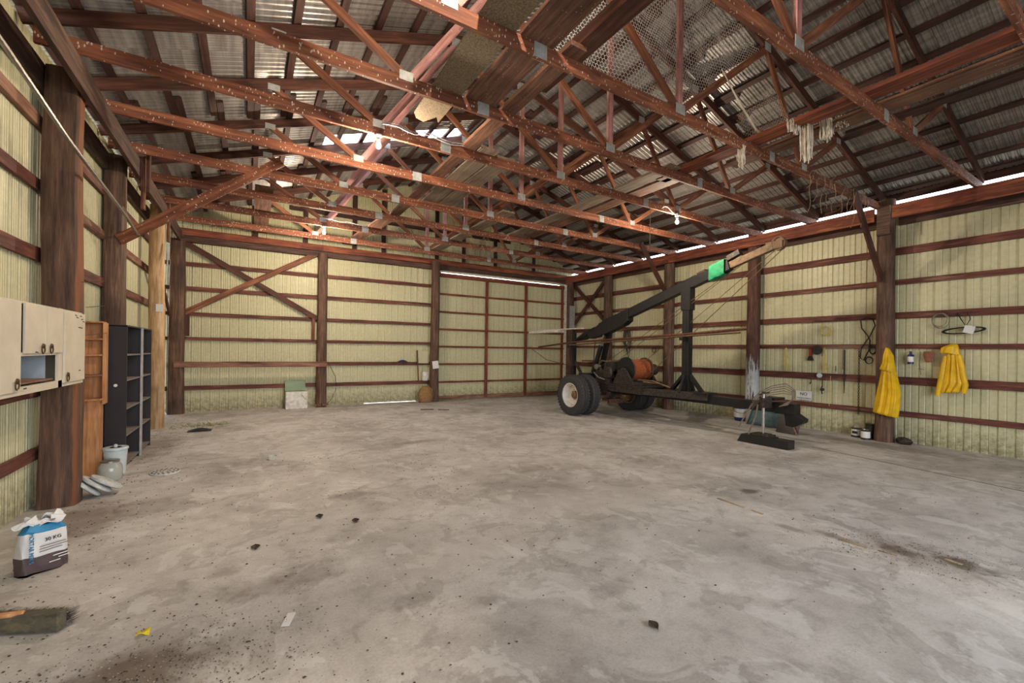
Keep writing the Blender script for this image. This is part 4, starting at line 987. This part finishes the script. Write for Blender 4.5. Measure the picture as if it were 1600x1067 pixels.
b = MB(); b.box((10.415, 3.78, .1), (.004, .09, .05)); b.build('stain', 'ink', label=None, cat=None, parent=bpy.data.objects['paint_can'])
b = MB(); bm_pts = []
rr = random.Random(4)
def rock(u_, v_):
    a = v_ * 2 * math.pi; p = u_ * math.pi; q = 1 + .25 * noise.noise(Vector((math.cos(a) * math.sin(p) * 1.6, math.sin(a) * math.sin(p) * 1.6, math.cos(p))))
    return (10.45 + .09 * q * math.sin(p) * math.cos(a), 3.02 + .12 * q * math.sin(p) * math.sin(a), max(0, .06 + .075 * q * math.cos(p)))
b.grid(rock, 8, 14); b.build('rock', 'grime_steel', label='dark rock on the floor right of the raincoat post', cat='rock')

# ================================================================== THINGS BY THE BACK WALL
bn = empty('storage_bin', B(1.1, .32, 0), 'square white bin with green lid propped up against the back wall', 'bin')
yb = YB(1.1)
b = MB(); b.box((1.10, yb - .27, .23), (.53, .36, .46)); b.build('bin_body', 'white', bn, bevel=.01)
b = MB(); b.bar((1.08, yb - .26, .47), (1.08, yb - .09, .74), .50, .02, (0, 0, 1)); b.build('lid', 'green_dull', bn)
b = MB(); b.tube([(1.2, yb - .46, .40), (1.3, yb - .47, .28), (1.4, yb - .46, .2)], .006, 5); b.build('loose_string', 'yrope', bn)
b = MB(); b.bar(B(4.53, .24, .62), B(4.53, .09, 1.62), .03, .03); b.build('wooden_stick', 'girt', label='thin brown stick leaning on the back wall left of the post', cat='stick')
b = MB(); b.box(B(4.72, .09, 1.40), (.38, .01, .38)); b.build('green_plate', 'sheet', label='square greenish plate standing on the back wall girt', cat='plate')
b = MB(); b.grid(lambda u_, v_: (3.92 + .3 * u_, YB(4) - .05 - .08 * v_, 1.26 + .05 * math.sin(u_ * 3.1) * math.sin(v_ * 3.1)), 8, 4); b.build('blue_glove', 'navy', label='blue rag lying on the back wall girt', cat='rag', solid=.01)
b = MB(); b.lathe([(0, 0), (.09, 0), (.10, .02), (.10, .26), (.085, .28), (0, .28)], B(4.78, .13, .66), n=18); b.build('white_jar', 'white', label='white canister standing on the low back wall girt', cat='canister', smooth=True)
b = MB(); b.box((5.0, 12.80, 1.17), (.2, .006, .24), ry=-.12); b.build('paper_note', 'paper', label='white sheet of paper pinned on the post by the sliding door', cat='paper')
b = MB()
def sack(u_, v_):
    a = v_ * 2 * math.pi; t = u_; r = (.20 + .06 * math.sin(t * 3)) * (1 - t ** 3 * .55) * (1 + .08 * math.sin(a * 5 + t * 3))
    return (4.72 + r * math.cos(a), 12.88 + r * .6 * math.sin(a), .0 + .5 * t)
b.grid(sack, 12, 26); b.build('burlap_sack', 'jute', label='brown burlap sack slumped against the back wall post', cat='sack', smooth=True, solid=.01)
b = MB(); b.tube([(-.0 + 1.9, 13.1, 1.25), (2.1, 13.15, .85), (2.15, 13.2, .55)], .008, 5); b.tube([(2.15, 13.2, .5), (2.0, 13.1, .2), (1.85, 13.1, .03)], .006, 5); b.build('hanging_wire', 'grime_steel', label='thin wire trailing from the back wall post to the floor', cat='wire')
b = MB(); b.box((-1.535, 10.90, 2.40), (.11, .006, .15)); b.build('paper_note', 'paper', label='small white printed note nailed on the pale left post', cat='paper')
b = MB()
for k in range(6): b.box((1.6 + .05 * k, 12.98, .06 + .015 * (k % 2)), (.12, .05, .05), rz=k * .6)
b.build('wood_scraps', 'girt_pale', label='little heap of wood scraps at the back wall post foot', cat='scraps', kind='stuff')
gs = MB(); rr = random.Random(21)
for k in range(260):
    x = rr.uniform(-1.35, -.35); y = 10.95 + rr.gauss(0, .22); a = rr.uniform(0, 6.28); l = rr.uniform(.04, .12)
    p = Vector((x, y, .004)); d = Vector((math.cos(a) * l, math.sin(a) * l, rr.uniform(.0, .05))); sdv = Vector((-math.sin(a), math.cos(a), 0)) * .006
    gs.add([p - sdv, p + sdv, p + d], [(0, 1, 2)])
gs.build('fresh_grass', 'leafgreen', label='scatter of green grass on the floor near the left back corner', cat='grass', kind='stuff')
b = MB(); b.grid(lambda u_, v_: (-1.0 + .38 * u_, 10.2 + .22 * v_, .01 + .05 * math.sin(u_ * 3.1) * math.sin(v_ * 3.1)), 8, 6); b.build('dark_rag', 'black', label='dark rag lying on the floor near the green grass', cat='rag', solid=.008)

# ================================================================== LEFT WALL FURNITURE
# cabinet
cbn = empty('wall_cabinet', (-1.62, 5.0, 1.27), 'cream painted wall cabinet with an open niche mounted on the left wall', 'cabinet')
cx0, cx1, cy0, cy1, cz0, cz1 = -1.80, -1.45, 3.45, 5.98, 1.27, 1.97
b = MB(); t_ = .018
b.box(((cx0 + cx1) / 2, (cy0 + cy1) / 2, cz1 - t_ / 2), (cx1 - cx0, cy1 - cy0, t_)); b.box(((cx0 + cx1) / 2, (cy0 + cy1) / 2, cz0 + t_ / 2), (cx1 - cx0, cy1 - cy0, t_))
b.box(((cx0 + cx1) / 2, cy0, (cz0 + cz1) / 2), (cx1 - cx0, t_, cz1 - cz0)); b.box(((cx0 + cx1) / 2, cy1 - .009, (cz0 + cz1) / 2), (cx1 - cx0, t_, cz1 - cz0)); b.box((cx0, (cy0 + cy1) / 2, (cz0 + cz1) / 2), (t_, cy1 - cy0, cz1 - cz0))
# face frame around the niche
N0, N1, NZ0, NZ1 = 4.57, 5.27, 1.35, 1.56
fx = cx1
b.box((fx, (cy0 + cy1) / 2, cz0 + .03), (.02, cy1 - cy0, .06)); b.box((fx, 5.37, (cz0 + cz1) / 2), (.02, .09, cz1 - cz0))
b.box((fx, (N0 + N1) / 2, NZ1 + .012), (.02, N1 - N0, .025))
b.build('cabinet_body', 'cream', cbn)
b = MB(); b.box((-1.66, N0 - .01, 1.45), (.3, .01, .25)); b.box((-1.66, N1 + .01, 1.45), (.3, .01, .25)); b.box((-1.79 + .02, (N0 + N1) / 2, 1.45), (.01, N1 - N0, .25)); b.box((-1.66, (N0 + N1) / 2, NZ1 + .03), (.3, N1 - N0, .012)); b.build('niche_lining', 'cab_in', cbn)
b = MB(); b.box((-1.63, (N0 + N1) / 2, NZ0 - .0), (.34, N1 - N0, .012)); b.build('niche_shelf', 'girt_pale', cbn)
def cdoor(y0, y1, z0, z1, hy=None, hz=None):
    b = MB(); b.box((fx + .016, (y0 + y1) / 2, (z0 + z1) / 2), (.016, y1 - y0 - .006, z1 - z0 - .006)); d = b.build('cabinet_door', 'cream', cbn, bevel=.002)
    if hy:
        b = MB(); b.lathe([(0, 0), (.022, 0), (.016, .012), (0, .016)], (fx + .024, hy, hz), 'x', 12)
        b.tube([(fx + .036, hy + .03 * math.cos(a) - .03, hz + .008 - .035 - .035 * math.sin(a)) for a in [k * 2 * math.pi / 12 for k in range(12)]], .005, 5, closed=True); b.build('ring_pull', 'brass', d, smooth=True)
cdoor(4.62, 5.02, NZ1 + .015, cz1 - .01, 4.94, 1.635); cdoor(5.03, 5.38, NZ1 + .015, cz1 - .01, 5.11, 1.635)
cdoor(4.10, 4.555, cz0 + .03, cz1 - .01, 4.49, 1.38); cdoor(3.5, 4.09, cz0 + .03, cz1 - .01)
cdoor(5.42, cy1 - .0, cz0 + .03, cz1 - .01, 5.50, 1.375)
b = MB(); rr = random.Random(2)
for (y, z) in ((5.68, 1.93), (5.72, 1.91), (5.82, 1.93), (5.86, 1.90), (5.9, 1.88), (5.78, 1.82), (5.84, 1.815), (5.8, 1.40), (4.80, 1.585), (4.6, 1.315)):
    for k in range(4): b.box((fx + .0255, y + k * .014, z + rr.uniform(-.003, .003)), (.002, .009, .008))
b.build('pencil_marks', 'ink', cbn)

# pine shelf unit (faces the room front)
ps = empty('pine_shelf', (-1.65, 7.3, 0), 'narrow orange pine shelf unit standing before the black bookcase', 'shelf')
b = MB(); b.box((-1.70, 7.36, .48), (.24, .02, .96)); b.build('lower_panel', 'pine', ps)
b = MB(); b.box((-1.695, 7.42, 1.42), (.26, .018, 1.02)); b.build('back_board', 'pine', ps)
b = MB(); b.box((-1.83, 7.30, 1.40), (.02, .24, 1.1)); b.build('side_board', 'pine', ps)
b = MB(); b.box((-1.56, 7.34, 1.42), (.018, .16, 1.02)); b.build('side_board', 'pine', ps)
for z, d in ((1.93, .24), (1.72, .15), (1.52, .15), (1.27, .22), (.97, .24)):
    b = MB(); b.box((-1.695, 7.41 - d / 2, z), (.26, d, .018), ry=-.03); b.build('shelf_board', 'pine' if z != 1.27 else 'girt_pale', ps)
# black bookcase
bk = empty('bookcase', (-1.6, 8.6, 0), 'tall black open bookcase with two bays against the left wall', 'bookcase')
bx0, bx1, by0, by1, bz1 = -1.605, -1.39, 7.55, 9.2, 1.91
for y, nm in ((by0, 'side_panel'), (by1, 'side_panel')):
    b = MB(); b.box(((bx0 + bx1) / 2, y, bz1 / 2), (bx1 - bx0, .02, bz1)); b.build(nm, 'black_lam', bk)
b = MB(); b.box((bx0, (by0 + by1) / 2, bz1 / 2), (.012, by1 - by0, bz1)); b.build('back_panel', 'black_lam', bk)
b = MB(); b.box(((bx0 + bx1) / 2, (by0 + by1) / 2, bz1), (bx1 - bx0, by1 - by0 + .02, .02)); b.build('top_panel', 'black_lam', bk)
b = MB(); b.box(((bx0 + bx1) / 2, 8.42, bz1 / 2), (bx1 - bx0, .02, bz1)); b.build('divider', 'black_lam', bk)
b = MB(); b.box((bx1 + .008, 8.42, bz1 / 2), (.015, .10, bz1)); b.build('divider_strip', 'grey_edge', bk)
for z in (.06, .44, .80, 1.18, 1.52):
    for (a, c) in ((by0 + .01, 8.41), (8.43, by1 - .01)):
        b = MB(); b.box(((bx0 + bx1) / 2, (a + c) / 2, z), (bx1 - bx0 - .01, c - a, .018)); b.build('shelf_board', 'shelf_edge', bk)
b = MB(); b.lathe([(0, -.012), (.02, -.01), (.02, 0), (0, 0)], (-1.50, by0 - .008, 1.12), 'y', 10); b.build('knob', 'white', bk)
# pail, jar, discs
pp = empty('white_pail', (-1.42, 7.42, 0), 'white plastic pail with lid standing behind the glass jar', 'pail')
b = MB(); b.lathe([(0, 0), (.10, 0), (.12, .30), (.13, .31), (.13, .33), (.12, .34), (0, .335)], (-1.46, 7.38, 0), n=24); b.lathe([(0, .335), (.02, .335), (.02, .37), (0, .38)], (-1.46, 7.38, 0), n=10); b.build('pail_body', 'pail', pp, smooth=True)
jr = empty('glass_jar', (-1.44, 7.04, 0), 'squat glass jar with grey contents on the floor below the pine shelf', 'jar')
b = MB(); b.lathe([(0, .002), (.10, .002), (.115, .02), (.12, .12), (.11, .18), (.085, .215), (.085, .225)], (-1.44, 7.04, 0), n=24); b.build('jar_body', 'glass', jr, smooth=True)
b = MB(); b.lathe([(0, .006), (.105, .006), (.11, .12), (.10, .165), (0, .17)], (-1.44, 7.04, 0), n=24); b.build('contents', 'disc', jr, smooth=True)
b = MB(); b.lathe([(.088, .222), (.092, .225), (.092, .24), (.085, .245), (0, .243)], (-1.44, 7.04, 0), n=20); b.build('jar_lid', 'steel', jr, smooth=True)
DL = ['pale grey round disc leaning by the left post, outermost on the left', 'pale grey round disc leaning by the left post, middle of three', 'speckled round disc with centre hole, topmost of three by the left post']
for k in range(3):
    b = MB(); r = .155; T = Matrix.Translation((-1.49 + .08 * k, 6.36 + .01 * k, .115 + .012 * k)) @ Matrix.Rotation(math.radians(18), 4, 'Z') @ Matrix.Rotation(math.radians(46 - 6 * k), 4, 'Y')
    b.lathe([(.02, -.02), (r - .015, -.02), (r, -.01), (r, .01), (r - .015, .02), (.02, .02), (.02, -.02)], n=28, T=T)
    if k == 2:
        for a in range(5): b.lathe([(0, .023), (.012, .023), (.012, .01)], (.07 * math.cos(a * 1.256), .07 * math.sin(a * 1.256), 0), n=8, T=T)
    b.build('cast_disc', 'disc', label=DL[k], cat='disc', group='round discs leaning by the left post', smooth=True)
b = MB(); b.lathe([(0, 0), (.16, 0), (.165, .006), (.16, .014), (.03, .016), (0, .016)], (-.92, 7.13, 0), n=28); b.cur = 1
for ring, n in ((.05, 6), (.095, 11), (.135, 16)):
    for a in range(n): b.lathe([(0, .0175), (.011, .0175), (.012, .012)], (-.92 + ring * math.cos(a * 6.283 / n), 7.13 + ring * math.sin(a * 6.283 / n), 0), n=8)
b.build('drain_grate', ['disc', 'grime_steel'], label='flat round perforated grate lying on the floor', cat='grate', smooth=True)
# mortar bag
mg = empty('mortar_bag', (-1.28, 4.42, 0), 'open white and brown paper bag of mortar mix on the floor at left', 'bag')
BX, BY = -1.285, 4.48; ang = math.radians(-58)
bd = Vector((math.cos(ang + math.pi / 2 + .35), math.sin(ang + math.pi / 2 + .35), 0))
bd = Vector((.79, .61, 0)).normalized(); bn_ = Vector((-bd.y, bd.x, 0))
def bagp(a, t, flare=1.0):
    w = .132 * (1 - .08 * t); d = .075 * (1 - .25 * t) * (1 + .25 * math.sin(t * 3))
    c, s = math.cos(a), math.sin(a); e = .55
    px = w * (abs(c) ** e) * (1 if c > 0 else -1); py = d * (abs(s) ** e) * (1 if s > 0 else -1)
    n_ = noise.noise(Vector((c * 2, s * 2, t * 4))) * .012 + .006 * math.sin(a * 6 + t * 9)
    return Vector((BX, BY, 0)) + bd * (px * (1 + n_ * 2)) + bn_ * (py + n_)
def bagz(t): return .008 + .33 * t
b = MB(); NB = 18
def wallf(t0, t1):
    return lambda u_, v_: (lambda p, t: (p.x, p.y, bagz(t) + .008 * math.sin(v_ * 12.56)))(bagp(v_ * 2 * math.pi, t0 + (t1 - t0) * u_), t0 + (t1 - t0) * u_)
b.cur = 0; b.grid(wallf(0, .36), 6, 48); b.cur = 1; b.grid(wallf(.36, .86), 8, 48)
b.cur = 0; b.add([bagp(k * math.pi / 24, 0) for k in range(48)], [tuple(range(48))])
b.build('bag_body', ['bag_b', 'bag_w'], mg, smooth=True)
b = MB(); b.grid(lambda u_, v_: (lambda p, t, a: (p.x + (BX - p.x) * .35 * u_, p.y + (BY - p.y) * .35 * u_, bagz(.86) + .06 * u_ + .012 * u_ * math.sin(a * 5) + .008 * math.sin(v_ * 12.56)))(bagp(v_ * 2 * math.pi, .86), u_, v_ * 6.283), 5, 48); b.build('torn_top', 'blue', mg, smooth=True, solid=.003)
b = MB(); q = Vector((BX, BY, .355))
def crum(u_, v_):
    a = v_ * 6.283; r = .06 + .05 * u_ + .02 * math.sin(a * 3 + u_ * 5)
    p = q + bd * (r * 1.2 * math.cos(a)) + bn_ * (r * .6 * math.sin(a)); return (p.x, p.y, q.z - .01 + .06 * (1 - u_) * (.7 + .3 * math.sin(a * 2 + 1)) + .012 * math.sin(a * 7))
b.grid(crum, 6, 36); b.build('paper_liner', 'bag_w', mg, solid=.003)
b = MB(); b.add([q + bd * .1 * math.cos(k * .5236) + bn_ * .05 * math.sin(k * .5236) + Vector((0, 0, .0)) for k in range(12)], [tuple(range(12))]); b.build('mortar_powder', 'shelf_edge', mg, solid=.01)
fo = Vector((BX, BY, 0)) - bn_ * .102
Tm = frame4(fo + bd * .02 + Vector((0, 0, .24)), bd, (0, 0, 1)); text('lettering', '30 KG', .034, Tm, 'ink', mg, .003)
Tm = frame4(fo - bd * .095 + Vector((0, 0, .205)), (0, 0, -1), bd); text('lettering', 'MORTAR MIX S', .034, Tm, 'blue', mg, .004, .92)
b = MB()
for k, (s0, s1, z, mt) in enumerate(((-.05, .09, .20, 1), (-.05, .10, .183, 1), (-.05, .07, .165, 1), (.02, .10, .11, 0), (.05, .11, .09, 0), (.0, .06, .07, 0))):
    b.cur = mt; b.bar(fo + bd * s0 + Vector((0, 0, z)), fo + bd * s1 + Vector((0, 0, z)), .004, .005)
b.build('small_print', ['paper', 'shelf_edge'], mg)
# push broom
br = empty('push_broom', (-1.1, 3.52, 0), 'push broom with worn wooden head lying at the lower left', 'broom')
hd0 = Vector((-1.50, 3.74, .06)); hd1 = Vector((-.905, 3.46, .06))
b = MB(); b.bar(hd0, hd1, .06, .105); b.build('broom_head', 'old_block', br, bevel=.006)
b = MB(); rr = random.Random(8); dv = (hd1 - hd0); pv = Vector((.42, .9, 0)).normalized()
for k in range(2600):
    t = rr.random(); p = hd0 + dv * t * 1.02 + Vector((0, 0, rr.uniform(-.04, .035))) + pv * .03
    e = p + pv * rr.uniform(.05, .10) + Vector((rr.uniform(-.01, .02), 0, rr.uniform(-.015, .008))); e.z = max(e.z, .006)
    s_ = Vector((.003, 0, .002)); b.add([p - s_, p + s_, e], [(0, 1, 2)])
b.build('bristles', 'bristle', br, kind='stuff')
b = MB(); b.tube([hd0 + dv * .70 + Vector((0, 0, .05)), hd0 + dv * .70 + Vector((-.40, .0, .10)), hd0 + dv * .70 + Vector((-.66, .0, .15))], .016, 10); b.build('broom_handle', 'pine', br, smooth=True)
# wire nails sticking from posts
b = MB()
for (y, z, l) in ((6.15, 2.3, .18), (6.3, 2.05, .14), (6.3, 1.75, .16)): b.tube([(-1.5, y, z), (-1.5 + l, y + .05, z + .03)], .004, 4)
b.build('post_nails', 'grime_steel', wl)

# ================================================================== FLOOR LITTER
b = MB(); b.box((.22, 2.92, .003), (.045, .13, .004), rz=-.35); b.build('paper_strip', 'paper', label='narrow white paper strip on the floor in the foreground', cat='paper')
b = MB(); b.grid(lambda u_, v_: (-.53 + .06 * u_, 3.16 + .05 * v_, .012 + .012 * math.sin(u_ * 5) * math.cos(v_ * 4)), 4, 4); b.build('yellow_petal', 'yleaf', label='crumpled bright yellow scrap on the floor at lower left', cat='scrap', solid=.003)
b = MB(); b.lathe([(0, 0), (.05, 0), (.06, .05), (.063, .055)], (.3, 7.22, .0), n=14); b.build('clear_cup', 'glass', label='small clear plastic cup lying on the floor mid left', cat='cup', smooth=True)
b = MB(); b.box((4.15, 11.2, .012), (.35, .02, .02), rz=-.3); b.box((4.55, 11.0, .01), (.3, .018, .018), rz=-.5); b.build('sticks', 'black', label='dark thin sticks on the floor before the sliding door', cat='stick')
rr = random.Random(77); db = MB(); ch = MB()
def crumb(bb, x, y, s, flat=.4):
    a = rr.uniform(0, 6.28); n = rr.choice((3, 4, 5)); el = rr.uniform(.25, 1)
    vs = [(x + s * math.cos(a + k * 6.28 / n) * rr.uniform(.6, 1), y + s * el * math.sin(a + k * 6.28 / n) * rr.uniform(.6, 1), .002 + rr.uniform(0, s * flat * .4)) for k in range(n)]
    vs.append((x, y, .003 + s * flat)); bb.add(vs, [(k, (k + 1) % n, n) for k in range(n)])
for k in range(2400):
    x = rr.uniform(-1.6, 10.4); y = rr.uniform(.9, 13.0)
    crumb(db, x, y, rr.choice((.003, .004, .005, .006, .008, .014)))
for k in range(500): crumb(db, rr.uniform(-1.6, 2.5), rr.uniform(2.0, 7.5), rr.uniform(.003, .014))
for k in range(500): crumb(db, -1.5 + abs(rr.gauss(0, .5)), rr.uniform(3, 12.5), rr.uniform(.004, .014))
for k in range(700): crumb(db, rr.gauss(-.45, .35), rr.gauss(2.65, .28), rr.uniform(.003, .008), .7)
for k in range(1100): crumb(ch, rr.gauss(-.35, .35), rr.gauss(2.6, .3), rr.uniform(.003, .009), .6)
for k in range(500):
    t = rr.random(); crumb(db, 4.5 + .5 * t + rr.gauss(0, .25), 1.8 - .9 * t + rr.gauss(0, .2), rr.uniform(.003, .009), .5); crumb(ch, 4.7 + .4 * t + rr.gauss(0, .25), 1.4 - .6 * t + rr.gauss(0, .22), rr.uniform(.002, .007), .5)
for k in range(2200): crumb(ch, rr.uniform(-1, 9), rr.uniform(1, 8), rr.uniform(.002, .006), .4)
db.build('floor_crumbs', 'debris', label='dark leaf crumbs and grit scattered over the concrete floor', cat='debris', kind='stuff', origin=(0, 0, 0))
ch.build('floor_chaff', 'chaff', label='pale chips and chaff scattered over the concrete floor', cat='debris', kind='stuff', origin=(0, 0, 0))
for i, (x, y, lb) in enumerate(((.06, 4.09, 'curled brown dead leaf on the floor left of centre'), (.88, 4.26, 'dark dead leaf on the floor nearest the round stain'), (.6, 4.54, 'small brown leaf on the floor beyond the other leaves'), (2.09, 1.75, 'small brown leaf on the floor in the right foreground'), (.25, 2.25, 'dark leaf on the floor at the very front'))):
    b = MB(); b.grid(lambda u_, v_: (x + .07 * (u_ - .5) * math.sin(v_ * 3.14), y + .07 * (v_ - .5), .004 + .02 * abs(u_ - .5) + .01 * v_), 4, 5)
    b.build('dead_leaf', 'debris', label=lb, cat='leaf', group='dead leaves on the floor', solid=.002)
